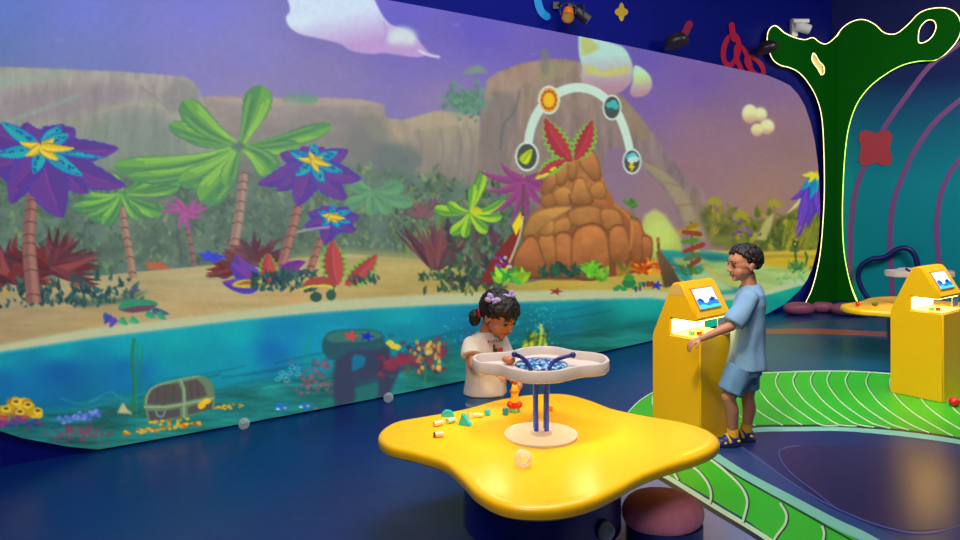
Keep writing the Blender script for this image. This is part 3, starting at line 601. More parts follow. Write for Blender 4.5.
# purple flower palms
PU, PU2, PE = (84, 58, 130), (98, 62, 134), (64, 60, 168)
def flower(cx_, cy_, s, petals, tealp, yel, trunkp=None):
    for dx, dy, ww, bd in petals: leafp((cx_, cy_), (cx_+dx*s, cy_+dy*s), ww*s*1.15, bd*s, PU, PU2, PE, .97, rib=(118, 66, 140), jag=.05, fat=.85, ex=1.4)
    for dx, dy, ww, bd in tealp:
        leafp((cx_, cy_), (cx_+dx*s, cy_+dy*s), ww*s, bd*s, (40, 160, 158), (34, 140, 160), (38, 84, 176), .97, fat=.85)
        for k in range(9): t = R.uniform(.3, .9); ov(cx_+dx*s*t+R.uniform(-2, 2)*s, cy_+dy*s*t+R.uniform(-2, 2)*s, 1.4*s, 1*s, (24, 66, 150), .85)
    for dx, dy, ww, bd in yel: leafp((cx_, cy_), (cx_+dx*s, cy_+dy*s), ww*s, bd*s, (206, 180, 56), (224, 200, 70), (150, 120, 50), .97)
trunk([(33, 188), (31, 210), (29, 235), (30, 260), (34, 303)], 11, 15, (128, 90, 88), (166, 120, 104), 9)
flower(41, 146, 1.0, [(-38, 34, 24, -10), (-60, 20, 26, -14), (-60, -22, 22, -8), (-30, 58, 24, 4), (-14, -24, 22, -10), (22, -22, 26, 8), (34, -18, 24, 6), (78, 2, 19, 8), (86, 40, 22, 14), (48, 48, 20, 6), (22, 72, 34, 8), (-26, 42, 20, -4)],
       [(-40, -24, 12, -3), (-46, 8, 12, -4), (-8, 28, 13, -3), (20, -20, 15, 3), (28, -12, 12, 2), (42, 30, 13, 4), (64, 12, 5, 3)], [(-22, -4, 6, -3), (-16, 10, 7, -3), (14, -8, 6, 2), (18, 14, 9, 3), (34, 2, 7, 3)])
trunk([(300, 196), (296, 215), (289, 240), (280, 272)], 8, 10, (138, 96, 92), (172, 126, 104), 7)
trunk([(322, 236), (316, 252), (310, 270)], 7, 8, (138, 98, 90), (168, 124, 104), 4)
flower(314, 160, .86, [(-40, -8, 16, -5), (-66, 28, 18, -8), (-44, 36, 16, -5), (-20, 54, 24, 0), (14, 30, 12, 3), (38, 46, 22, 8), (40, -12, 16, 6), (56, 22, 18, 9), (-14, -16, 14, -3), (10, -16, 14, 4)],
       [(-28, -10, 11, -2), (-22, 18, 11, -3), (-2, -20, 11, 2), (12, 28, 12, 3), (28, -10, 11, 2), (34, 14, 10, 3)], [(-18, -2, 6, -2), (-6, -10, 5, 0), (10, -4, 6, 2), (6, 14, 7, 2), (20, 6, 6, 2)])
flower(332, 216, .56, [(-44, -6, 18, -5), (-50, 18, 18, -7), (-12, 52, 24, 0), (14, 32, 14, 3), (44, 26, 18, 8), (50, 0, 18, 7), (30, -16, 14, 4), (-20, -18, 16, -3)],
       [(-26, -8, 11, -2), (-20, 16, 11, -3), (0, -22, 11, 2), (16, 22, 12, 3), (34, -10, 11, 2), (34, 12, 10, 3)], [(-18, -2, 8, -2), (-8, 10, 8, 0), (12, -4, 8, 2), (10, 12, 8, 2), (24, 4, 7, 2)])
line([(297, 232), (312, 229), (330, 227)], 2, (178, 170, 176), .85, .5)
# green-edged red leaves and low plants
def redleaf(p0, p1, w_, bd): leafp(p0, p1, w_, bd, (150, 66, 70), (168, 76, 74), (96, 168, 66), 1, rib=(176, 96, 82), jag=.18, fat=.85, ex=2.6)
redleaf((272, 286), (268, 253), 15, -3); redleaf((338, 285), (333, 240), 20, -4); redleaf((345, 285), (377, 254), 15, 5)
for p1 in ((222, 282), (236, 254), (230, 262)): leafp((258, 282), p1, 17, -6, (84, 62, 148), (118, 66, 144), (56, 90, 180), 1)
leafp((282, 276), (306, 262), 13, -5, (100, 56, 128), (118, 60, 132), (140, 60, 140), 1); leafp((276, 280), (312, 272), 9, -4, (92, 50, 120), a=.9)
fill([(232, 286), (240, 280), (258, 280), (264, 284), (250, 288)], (180, 176, 60), .95, .4, 3); fill([(236, 285), (244, 281), (256, 281), (260, 284)], (160, 74, 70), .9)
bush(250, 274, 320, 292, [(48, 82, 82), (38, 70, 78), (60, 94, 82)], 110, 7, .92); bush(350, 278, 380, 285, [(52, 84, 80)], 24, 6, .9); bush(415, 275, 450, 281, [(50, 84, 64)], 22, 6, .85)
fill([(301, 290), (306, 281), (318, 277), (332, 279), (336, 288), (328, 285), (318, 285), (308, 288)], (150, 72, 66), 1, .3, 4); line([(301, 290), (308, 287), (318, 286), (328, 286), (336, 289)], 2.4, (190, 190, 70), 1, .3)
ov(316, 297, 6, 5, (48, 82, 70), 1, .4); ov(331, 295, 5, 5.5, (52, 88, 70), 1, .4); line([(314, 290), (315, 296)], 1.6, (50, 84, 70), 1); line([(334, 286), (333, 294)], 1.6, (50, 84, 70), 1)
for dx, dy in ((-14, -4), (-6, -8), (6, -6), (14, -2), (-10, 2), (8, 3)): leafp((212, 258), (212+dx, 258+dy), 6, 1, (56, 70, 176), (64, 80, 190), a=.95)
# crab plant on beach
fill([(118, 308), (124, 301), (138, 299), (150, 300), (158, 304), (150, 310), (136, 312), (124, 312)], (56, 130, 104), 1, .3, 3); fill([(118, 310), (136, 306), (156, 305), (150, 311), (132, 313)], (110, 60, 84), .85, .4)
for a_, b_, c in (((112, 316), (104, 324), (72, 66, 140)), ((116, 318), (110, 328), (84, 74, 150)), ((120, 318), (128, 325), (60, 140, 106)), ((130, 318), (140, 323), (64, 146, 110)), ((146, 312), (156, 318), (58, 134, 108)), ((152, 310), (170, 314), (62, 90, 120)), ((158, 312), (166, 320), (58, 134, 100)), ((108, 314), (104, 320), (60, 80, 140))): leafp(a_, b_, 7, 1, c, sub(c, 1.1), a=1)
for dx, dy in ((-8, 2), (-4, -3), (2, -4), (6, 0)): leafp((135, 291), (135+dx, 290+dy), 3, 0, (72, 88, 110), a=.9)
ov(5, 292, 3, 3, (190, 140, 60), .8, .4)
# --- the orange stone face rock
RK = [(512, 276), (508, 268), (514, 256), (520, 250), (524, 232), (526, 222), (532, 212), (540, 206), (542, 198), (540, 190), (544, 180), (552, 168), (560, 160), (568, 158), (574, 160), (580, 150), (590, 151), (597, 158), (601, 172), (606, 186), (612, 196), (616, 204), (630, 212), (640, 220), (644, 232), (652, 238), (653, 250), (650, 262), (638, 272), (600, 278), (560, 280)]
fill(RK, (160, 110, 66), 1, .5, 4, col2=(124, 68, 46), axis=(580, 170, 585, 275), tex=N2, ta=.16)
def stone(pts, c=(174, 118, 66)):
    c = (c[0]*.5+78, c[1]*.5+58, c[2]*.5+36); cxx = sum(p[0] for p in pts)/len(pts); cyy = sum(p[1] for p in pts)/len(pts); pts = [(cxx+(x-cxx)*1.13, cyy+(y-cyy)*1.13) for x, y in pts]; fill(pts, sub(c, .66), 1, .4, 4); cx_ = sum(p[0] for p in pts)/len(pts); cy_ = sum(p[1] for p in pts)/len(pts); q = [(cx_+(x-cx_)*.89, cy_+(y-cy_)*.89-.5) for x, y in pts]; ys = [p[1] for p in q]; fill(q, sub(c, 1.14), 1, 1.2, 4, col2=sub(c, .82), axis=(cx_, min(ys), cx_, max(ys)), tex=N2, ta=.12)
ST = [([(582, 152), (592, 152), (598, 162), (600, 176), (594, 180), (586, 172), (580, 164)], (170, 108, 64)), ([(570, 160), (576, 162), (576, 176), (570, 180), (566, 168)], (166, 108, 62)), ([(556, 166), (566, 160), (568, 172), (564, 184), (556, 182)], (170, 114, 66)),
      ([(544, 182), (554, 170), (556, 184), (548, 194), (542, 192)], (168, 108, 62)), ([(554, 192), (564, 187), (572, 192), (573, 202), (562, 206), (554, 200)], (176, 122, 66)), ([(576, 180), (584, 180), (588, 192), (592, 200), (572, 202), (572, 192)], (170, 114, 62)),
      ([(590, 188), (600, 182), (606, 190), (604, 198), (594, 197)], (180, 122, 62)), ([(541, 200), (550, 194), (556, 204), (546, 208)], (160, 100, 58)), ([(570, 194), (580, 200), (592, 200), (588, 205), (574, 205)], (150, 92, 52)),
      ([(526, 226), (534, 214), (554, 208), (572, 208), (560, 216), (540, 230), (532, 238), (524, 236)], (176, 130, 70)), ([(570, 212), (586, 207), (600, 210), (604, 222), (596, 226), (578, 226), (570, 222)], (172, 114, 62)), ([(602, 210), (618, 212), (622, 226), (608, 230), (602, 222)], (168, 106, 58)),
      ([(556, 222), (568, 218), (570, 230), (560, 236), (552, 232)], (170, 112, 60)), ([(574, 236), (582, 228), (596, 226), (606, 236), (610, 256), (604, 274), (578, 276), (572, 256)], (162, 92, 52)), ([(556, 238), (570, 236), (571, 256), (570, 274), (558, 272)], (158, 90, 52)),
      ([(540, 238), (553, 236), (556, 262), (552, 268), (540, 256)], (166, 102, 56)), ([(514, 262), (526, 240), (536, 240), (544, 262), (550, 274), (524, 276)], (152, 84, 50)), ([(610, 232), (624, 228), (630, 250), (626, 262), (612, 262)], (156, 90, 50)), ([(630, 222), (640, 224), (644, 244), (640, 262), (632, 258)], (150, 80, 48)), ([(642, 238), (651, 240), (651, 256), (644, 262)], (140, 72, 44)),
      ([(540, 232), (552, 220), (554, 232), (546, 236)], (178, 124, 66))]
for s_, c in ST: stone(s_, c)
line([(614, 204), (626, 214), (632, 226), (630, 250)], 2, (196, 142, 76), .6, .8)
# red-green crest leaves on the rock
redl = lambda p0, p1, w_, bd: leafp(p0, p1, w_, bd, (150, 52, 64), (160, 60, 66), (112, 180, 60), 1, rib=(170, 80, 80), jag=.22, fat=.85, ex=2.8)
redl((572, 162), (545, 118), 17, -5); redl((575, 160), (592, 120), 15, 4); redl((566, 160), (537, 178), 9, 4)
for dx, dy in ((-26, 14), (-20, 12), (-12, 6)): ov(565+dx, 163+dy, 4, 1.6, (206, 206, 50), .9, .3, -.5)
# surfboard-like red slope
fill([(480, 282), (490, 262), (500, 248), (512, 234), (520, 214), (523, 212), (522, 228), (514, 252), (506, 268), (498, 284)], (116, 44, 44), 1, .4); fill([(512, 226), (521, 211), (522, 224), (516, 236)], (218, 196, 40), 1, .4); line([(523, 216), (520, 234), (512, 256), (500, 282)], 1.6, (210, 200, 160), .95, .3)
for i in range(26): ov(R.gauss(502, 4), R.uniform(256, 282), 2, 1.8, R.choice([(190, 180, 210), (120, 70, 150), (60, 40, 70)]), .9)
spiky(505, 280, 20, 14, [(56, 140, 60), (92, 170, 50), (140, 190, 50)], 6, -160, -10); spiky(520, 280, 16, 10, [(60, 150, 64), (150, 190, 50)], 6, -150, -10)
bush(540, 268, 600, 279, [(46, 84, 60), (36, 70, 60)], 80, 7, .9); spiky(592, 276, 20, 16, [(100, 170, 50), (70, 140, 50)], 5, -150, -30); spiky(604, 278, 16, 12, [(84, 150, 50), (130, 180, 60)], 4, -170, -10)
spiky(624, 274, 18, 12, [(170, 130, 50), (120, 120, 50)], 3, -140, -40); spiky(645, 272, 19, 22, [(206, 130, 30), (160, 70, 24), (220, 170, 40)], 4, -170, -10); spiky(660, 272, 16, 14, [(206, 130, 30), (190, 90, 30)], 4, -150, -10)
spiky(630, 205, 11, 12, [(86, 130, 60), (70, 110, 60)], 3.4, -200, 20); line([(631, 206), (635, 222)], 2, (90, 120, 60), .8)
# turtle, crab, star, boat, sign post
star(556, 291.5, 8, (128, 52, 60), 1, .55)
ov(629, 283, 7, 5, (40, 110, 70), 1, .3); ov(629, 278, 5, 3.5, (60, 130, 60), 1, .3)
for x, y in ((619, 287), (624, 289), (635, 288), (641, 284), (616, 289)): ov(x, y, 3.2, 2.2, (50, 130, 70), 1, .2)
for x, y in ((640, 289), (644, 285), (636, 290)): line([(x, y-3), (x, y+2)], 1.6, (60, 40, 110), .9)
star(657, 285.5, 7, (40, 50, 170), 1, .8); 
for x in (648, 652): ov(x, 284, 2.4, 3, (110, 60, 50), .9)
fill([(656, 252), (660, 250), (670, 264), (682, 284), (664, 288), (660, 270)], (104, 82, 60), 1, .5, col2=(74, 62, 48), axis=(658, 260, 678, 276)); line([(658, 240), (659, 252)], 3, (110, 84, 50), 1, .4); ov(658, 240, 2, 3, (150, 110, 60), 1, .3)
line([(691, 222), (692, 250), (690, 275)], 2.2, (84, 86, 48), .9, .3)
for (x, y, w_, ang, c) in ((688, 230, 17, -.25, (170, 134, 36)), (692, 226, 12, -.3, (140, 110, 40)), (692, 233, 18, .15, (126, 66, 44)), (690, 241, 15, -.1, (84, 122, 50)), (694, 248, 21, -.35, (132, 60, 40)), (692, 257, 15, -.3, (84, 104, 70)), (694, 263, 14, -.6, (118, 64, 44))):
    ca, sa = math.cos(ang), math.sin(ang); fill([(x+u*ca-v*sa, y+u*sa+v*ca) for u, v in ((-w_/2, -2), (w_/2, -2.6), (w_/2+2, .5), (w_/2-1, 2.4), (-w_/2, 2.4), (-w_/2-2, 0))], c, 1, .3)
bush(682, 268, 700, 278, [(70, 110, 50)], 16, 6, .9)
# purple bush behind boy, anchor, right flower palm
for i in range(20): x = R.choice([R.gauss(748, 5), R.gauss(748, 8), R.gauss(736, 4)]); yq = R.uniform(222, 238); leafp((x, yq), (x+R.uniform(-5, 5), yq+R.uniform(-4, 4)), 2.6, 1, R.choice([(116, 80, 140), (130, 96, 150), (92, 66, 120)]), a=.9)
line([(795, 246), (796, 262), (797, 268)], 1.8, (34, 76, 50), 1, .2); ov(795, 244, 2.4, 2.8, (34, 76, 50), 1, .2); ov(795, 244, 1.1, 1.4, (190, 160, 60), 1); line([(791, 263), (795, 269), (800, 268), (802, 262)], 1.8, (34, 76, 50), 1, .2); line([(805, 252), (807, 258), (805, 266)], 2, (30, 86, 56), 1, .2); line([(790, 251), (799, 251)], 1.4, (34, 76, 50), 1)
bush(788, 264, 812, 274, [(76, 134, 70), (60, 120, 70)], 26, 5, .7); bush(775, 278, 805, 284, [(70, 150, 100), (120, 180, 120)], 20, 5, .5)
for dx, dy, ww, bd, c in ((-30, 36, 5, -6, (170, 166, 110)), (-26, 22, 6, -6, (96, 60, 140)), (-20, 60, 17, -4, (92, 60, 146)), (-4, 40, 12, 0, (84, 56, 140)), (2, 30, 12, 2, (70, 60, 150)), (8, 46, 10, 2, (96, 60, 146))): leafp((816, 178), (816+dx, 178+dy), ww, bd, c, sub(c, 1.15), (60, 60, 160) if c[2] > 120 else None, 1, fat=.7)
for dx, dy in ((-14, 14), (-4, 24), (2, 18)): leafp((814, 176), (814+dx, 176+dy), 7, -2, (26, 150, 160), (30, 120, 160), a=1)
for dx, dy in ((-12, 2), (-6, 10), (4, 8)): leafp((814, 173), (814+dx, 173+dy), 5, -2, (206, 196, 50), a=1)
for k in range(18): x = R.uniform(782, 820); line([(x, R.uniform(215, 235)), (x-R.uniform(2, 8), R.uniform(236, 250))], 1.6, R.choice([(150, 140, 50), (110, 120, 40)]), .7)
# --- icon arc
line([(527, 156), (530, 132), (537, 114), (548, 100), (562, 91), (578, 87.5), (594, 91), (608, 101), (618, 114), (626, 134), (632, 160)], lambda t: 9.5-2.5*abs(t-.35), (190, 214, 198), .97, .4)
for x, y, rx, ry, c in ((527, 156.5, 12, 15, (70, 74, 68)), (549, 100, 11, 14.5, (204, 150, 50)), (612, 107.5, 9.5, 13, (72, 76, 72)), (632, 161.5, 9.5, 13, (72, 78, 72))):
    ov(x, y, rx, ry, (196, 212, 200), 1, .3); ov(x, y, rx*.83, ry*.85, c, 1, .3)
leafp((522, 163), (532, 149), 9, 0, (166, 186, 40), (190, 206, 50), (120, 150, 40), 1); line([(523, 162), (531, 151)], .9, (96, 120, 30), .9)
ov(549, 100, 7.5, 9.5, (150, 84, 30), .9, .2); ov(549, 100, 6, 7.8, (214, 162, 50), 1, .2); ov(549, 100, 4.6, 6, (216, 176, 30), 1, .2)
for k in range(12): t = k/12*6.283; ov(549+7.2*math.cos(t), 100+9.6*math.sin(t), .9, 1.1, (150, 70, 30), .9)
for dx, dy in ((-2.5, 0), (1.5, -2), (3.5, 1.5)): ov(612+dx, 105+dy, 3.4, 3.2, (70, 166, 160), 1, .2)
ov(611, 110, 3.6, 2.6, (50, 90, 90), .9, .2)
for dx, dy, c in ((-2.5, -3, (70, 170, 170)), (1, -4.5, (90, 190, 190)), (3.5, -1, (170, 206, 200)), (-1, 0, (180, 210, 206))): ov(632+dx, 160+dy, 3.4, 3, c, 1, .2)
fill([(630, 163), (634, 162), (632.5, 166), (635, 166), (630.5, 173), (631, 168), (629, 168)], (212, 180, 40), 1)
# subtle stray-light wash over the upper middle and left of the picture
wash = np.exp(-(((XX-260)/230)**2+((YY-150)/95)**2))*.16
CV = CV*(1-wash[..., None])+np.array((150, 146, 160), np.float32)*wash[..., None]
g_ = CV.mean(-1, keepdims=True); CV = g_+(CV-g_)*1.12; CV = 112+(CV-112)*1.07
CV = np.clip(CV*(1+(N5-.5)*.05)[..., None], 0, 255)
PIC = CV.reshape(MH, SS, MW, SS, 3).mean((1, 3))
# --- the screen itself: a fine grid along the long wall, its picture kept in a colour attribute
MTOP = 2.88
def mur_top(px):
    y = HOR-(MTOP-CAMH)*FOC/wd(px)
    r_ = np.interp(px, [768, 780, 790, 798, 805, 811, 815, 818, 819.6, 820.2], [0, 80.5, 85.5, 94, 106, 124, 142, 165, 188, 205])
    l_ = np.interp(px, [-150, -148, -143, -130, -112, -85, -60], [190, 120, 60, 0, -45, -75, 0])
    return np.where(px > 768, np.where(px < 780, y+(80.5-float(HOR-(MTOP-CAMH)*FOC/wd(780)))*(px-768)/12, r_), np.where(px < -85, l_, y))
def mur_bot(px):
    y = HOR+CAMH*FOC/wd(px)-.6
    r_ = np.interp(px, [767, 785, 800, 807, 812, 816, 818.5, 819.8, 820.2], [314, 304, 290, 280, 269, 254, 240, 222, 205])
    l_ = np.interp(px, [-150, -148, -143, -130, -100, -60, 0, 22, 67, 102], [190, 250, 300, 345, 388, 411, 431, 438, 446.5, 450])
    return np.where(px > 767, r_, np.where(px < 102, np.minimum(l_, y), y))
cols = np.concatenate([-150+.02+np.array([0, .2, .5, 1, 2, 3, 4.5, 6, 8]), np.arange(-140, 810, 1.0), np.arange(810, 818, .6), np.arange(818, 820.3, .14)]); nr = 400
nc = len(cols); OFF = .03
base = np.array([tuple(_seen(wall_mid, float(c), 190.0, OFF)) for c in cols]); yt_ = mur_top(cols); yb2 = mur_bot(cols)
tt = np.linspace(0, 1, nr)
PY = yt_[:, None]*(1-tt)+yb2[:, None]*tt; PX = np.repeat(cols[:, None], nr, 1)
Xw = np.repeat(base[:, :1], nr, 1); Yw = np.repeat(base[:, 1:2], nr, 1); Zw = np.maximum(CAMH-(PY-HOR)/FOC*Yw, .004)
tx = np.gradient(Xw[:, 0]); ty = np.gradient(Yw[:, 0]); tl = np.hypot(tx, ty); nx_ = (ty/tl)[:, None]; ny_ = (-tx/tl)[:, None]
V = np.stack([Xw, Yw, Zw], -1)
# sample picture bilinearly
u = np.clip(PX-MX0-.5, 0, MW-1.01); v = np.clip(PY-MY0-.5, 0, MH-1.01); iu = u.astype(int); iv = v.astype(int); fu = (u-iu)[..., None]; fv = (v-iv)[..., None]
col = (PIC[iv, iu]*(1-fu)+PIC[iv, iu+1]*fu)*(1-fv)+(PIC[iv+1, iu]*(1-fu)+PIC[iv+1, iu+1]*fu)*fv
colL = lin(col)
org = Vector((float(V[480, 0, 0]), float(V[480, 0, 1]), 0))
# skirt (edge thickness)
ring = [(i, 0) for i in range(nc)]+[(nc-1, j) for j in range(1, nr)]+[(i, nr-1) for i in range(nc-2, -1, -1)]+[(0, j) for j in range(nr-2, 0, -1)]
ri = np.array([a*nr+b_ for a, b_ in ring]); ra = np.array([a for a, b_ in ring])
flatV = V.reshape(-1, 3); sk = flatV[ri].copy(); sk[:, 0] -= nx_[ra, 0]*.029; sk[:, 1] -= ny_[ra, 0]*.029
allV = np.concatenate([flatV, sk]); allV[:, 0] -= org.x; allV[:, 1] -= org.y
allC = np.concatenate([colL.reshape(-1, 3), colL.reshape(-1, 3)[ri]*.2])
ii, jj = np.meshgrid(np.arange(nc-1), np.arange(nr-1), indexing='ij'); q0 = (ii*nr+jj).ravel()
F1 = np.stack([q0, q0+1, q0+nr+1, q0+nr], 1); nb = len(flatV); k_ = np.arange(len(ri)); k2 = (k_+1) % len(ri)
F2 = np.stack([ri[k_], ri[k2], nb+k2, nb+k_], 1); FF = np.concatenate([F1, F2]).astype(np.int32)
me = bpy.data.meshes.new('projection_screen'); me.vertices.add(len(allV)); me.vertices.foreach_set('co', allV.astype(np.float32).ravel())
me.loops.add(FF.size); me.loops.foreach_set('vertex_index', FF.ravel()); me.polygons.add(len(FF)); me.polygons.foreach_set('loop_start', np.arange(0, FF.size, 4, dtype=np.int32))
me.update(calc_edges=True); me.validate()
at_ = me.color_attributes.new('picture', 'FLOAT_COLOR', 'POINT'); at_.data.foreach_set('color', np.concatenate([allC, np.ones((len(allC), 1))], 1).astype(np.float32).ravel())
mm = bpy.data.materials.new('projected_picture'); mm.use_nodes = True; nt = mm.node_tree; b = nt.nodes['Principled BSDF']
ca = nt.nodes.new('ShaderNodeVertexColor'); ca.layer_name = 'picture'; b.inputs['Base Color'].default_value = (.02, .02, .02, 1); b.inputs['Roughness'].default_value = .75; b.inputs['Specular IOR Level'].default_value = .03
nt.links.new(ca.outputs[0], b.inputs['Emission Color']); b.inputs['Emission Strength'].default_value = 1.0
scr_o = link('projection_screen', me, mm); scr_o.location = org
tag(scr_o, 'long rounded wall screen showing a jungle beach and underwater scene', 'screen')
del CV, XX, YY, N1, N2, N3, N4, N5


# ------------------------------------------------------------------ wall graphics
def flat(name, loops, m, parent, off=.008, label=None, cuts=()):
    xs = [p[0] for p in loops[0]]; cuts = list(cuts)
    c = math.ceil(min(xs)/12)*12
    while c < max(xs): cuts.append(c+.013); c += 12
    o = obj(name, panel(loops, wallmap, off, .001, cuts), m, parent, smooth=False)
    if label: o['label'] = label
    return o
def wstrip(name, pts, wid, m, parent, off=.008, label=None):
    o = obj(name, strip(pts, wid, wallmap, off, .001, 14), m, parent, smooth=False)
    if label: o['label'] = label
    return o
wstrip('blue_hook_graphic', [(538.5, -26), (537, -8), (538.5, 4), (542.5, 13), (550, 18.5)], 7.6, mat('sky_blue_paint', (10, 150, 205), .5), wall_back, label='light blue hooked stroke painted on the navy wall')
flat('yellow_flower_graphic', [[(621.5+5.4*math.cos(t)*(1+.24*math.cos(4*t)), 12+7.6*math.sin(t)*(1+.24*math.cos(4*t))) for t in np.linspace(0, 2*math.pi, 40, endpoint=False)]], mat('yellow_paint', (215, 165, 20), .5), wall_back, label='small yellow four-lobed flower painted on the navy wall')
m_crim = mat('crimson_paint', (185, 12, 60), .5)
wstrip('red_pill_graphic', [(679, 44), (684, 35), (688, 27), (691, 21)], 7.5, mat('maroon_paint', (150, 20, 70), .5), wall_back, label='dark red pill-shaped dab on the navy wall')
def ringc(cx, cy, rx, ry, rot, wdt):
    a = []; b_ = []
    for k in range(28):
        t = k/28*2*math.pi
        for (l, s) in ((a, 0), (b_, wdt)):
            x, y = (rx-s)*math.cos(t), (ry-s)*math.sin(t)
            l.append((cx+x*math.cos(rot)-y*math.sin(rot), cy+x*math.sin(rot)+y*math.cos(rot)))
    return [a, b_]
flat('red_loops_graphic', ringc(731, 50, 10, 18, .18, 5.4), m_crim, wall_back, .008)
flat('red_loops_graphic', ringc(743, 60, 8, 17.5, -.35, 5), m_crim, wall_back, .011)
flat('red_loops_graphic', ringc(755, 66, 8, 14, -.7, 5), m_crim, wall_back, .014)
wstrip('red_loops_graphic', [(731.5, 22), (732.5, 32), (735, 42)], 6, m_crim, wall_back, .017)
m_arc = mat('plum_arc_paint', (132, 84, 144), .6, spec=.15); m_coral = mat('coral_paint', (186, 66, 78), .6, spec=.15)
for k, pts in enumerate(([(968, 38), (948, 52), (928, 68), (905, 98), (884, 128), (868, 158), (856, 190), (851, 225), (850, 262), (850, 305)],
            [(1010, 60), (965, 96), (935, 122), (915, 150), (902, 178), (893, 205), (890, 235), (891, 265), (893, 306)],
            [(1010, 110), (985, 140), (958, 162), (944, 185), (938, 210), (937, 240), (941, 275), (944, 306)])):
    wstrip('plum_arc_graphic', pts, lambda t: 4.6+1.2*t, m_arc, wall_right, .006)
flat('coral_blossom_graphic', [[(875.5+17.6*math.cos(t)*(1-.20*math.cos(4*t)), 148+18.6*math.sin(t)*(1-.20*math.cos(4*t))) for t in np.linspace(0, 2*math.pi, 56, endpoint=False)]], m_coral, wall_right, .012, 'coral square blossom with rounded lobes painted on the teal wall')

# backlit green tree panel wrapping the corner
tree_out = [(838, 318), (829, 318), (803, 316), (806, 303), (812, 290), (817.5, 270), (821.5, 245), (824.5, 200), (824.5, 160), (822.5, 120), (817, 98), (808, 82), (799, 72), (789, 67), (781, 65), (773, 59), (768, 45), (768.5, 32),
            (775, 26), (784, 33), (795, 38), (805, 40), (813, 38), (820, 43), (827, 44), (835, 38), (843, 28), (853, 21.5), (864, 20), (875, 25), (884, 33), (896, 34), (908, 25), (920, 13), (934, 8.5), (948, 9), (957, 15), (961, 27), (957, 40), (946, 53), (935, 60),
            (918, 61), (902, 65), (887, 73), (870, 86), (857, 103), (849, 125), (845, 150), (843, 180), (842, 215), (843.5, 250), (849, 280), (857, 305), (862, 317), (850, 318)]
t_o = cr2(tree_out, 4)
hole1 = cr2([(918, 36), (920, 27), (927, 20), (934, 20.5), (936.5, 27), (933, 36), (926, 42), (919, 43)], 4)
slot = cr2([(812.5, 53.5), (815.5, 54), (819.5, 61), (824, 66), (824.5, 73), (821, 75), (817.5, 69), (812, 61)], 4)
tp = wallmap(838, 318); tp.z = 0
tree = thing('tree_panel', tp, 'tall green cut-out tree panel with glowing edges in the room corner', 'wall panel')
m_tree = mat('green_tree_lacquer', (0, 92, 4), .75, spec=.08, var=.05, scale=3)
cuts = [CUT]+[c+.017 for c in range(772, 960, 10)]
# clamp outline under the floor
def tmap(x, y, off):
    p = wallmap(x, y, off); p.z = max(p.z, .003); return p
obj('tree_body', panel([t_o, hole1, slot], tmap, .10, .03, cuts), m_tree, tree, smooth=False)
m_led = mat('led_strip_warm', (255, 250, 190), .5, emit=(255, 238, 170), es=2.2); m_ledg = mat('led_strip_lime', (220, 255, 120), .5, emit=(190, 255, 90), es=2.4)
def led(pts, m, nm='led_strip'):
    bm = bmesh.new(); tube(bm, [tmap(x, y, .085) for x, y in pts], .0095, 6, 4); return obj(nm, bm, m, tree)
led(tree_out[3:20], m_led); led(tree_out[19:41], m_led); led(tree_out[40:-2], m_ledg)
for h in (hole1, slot):
    bm = bmesh.new(); tube(bm, [tmap(x, y, .085) for x, y in h[::4]], .010, 6, 4, True); obj('led_strip', bm, m_led, tree)
pt = wall_mid(818, 64, .02)
obj('glow_plate', panel([slot], wallmap, .045, .03), mat('glow_plate', (200, 190, 130), .5, emit=(190, 170, 90), es=.8), tree, smooth=False)

# ------------------------------------------------------------------ devices on the wall above the mural
m_blk = mat('black_device_plastic', (34, 30, 32), .45); m_wht = mat('white_device_plastic', (225, 225, 220), .4)
def wallframe(px, py):
    p = wall_mid(px, py); q = wall_mid(px+3, py); t = (q-p); t.z = 0; t.normalize(); n = Vector((t.y, -t.x, 0)); return p, t, n
def speaker(px, py, label):
    p, t, n = wallframe(px, py)
    o = thing('wall_speaker', p, label, 'speaker', 'round speakers on the navy wall')
    cc = _seen(wall_mid, px, py, .18); tilt = (n*.30+Vector((0, 0, -.95))).normalized()
    bm = bmesh.new(); cone(bm, cc-tilt*.05, cc+tilt*.02, .085, .125, 28); cone(bm, cc+tilt*.02, cc+tilt*.045, .125, .12, 28); obj('housing', bm, m_blk, o)
    bm = bmesh.new(); cone(bm, cc+tilt*.044, cc+tilt*.052, .105, .10, 28); obj('grille', bm, mat('dark_grille', (52, 34, 36), .6, bump=.6, scale=120), o)
    bm = bmesh.new(); cap(bm, p+n*.01, cc-tilt*.03, .02, .02, 8); cone(bm, p, p+n*.015, .05, .05, 16); obj('bracket', bm, m_blk, o)
speaker(676, 40.5, 'round black speaker on the navy wall just below the dark red dab')
speaker(767, 47, 'round black speaker on the navy wall at the left tip of the green tree')
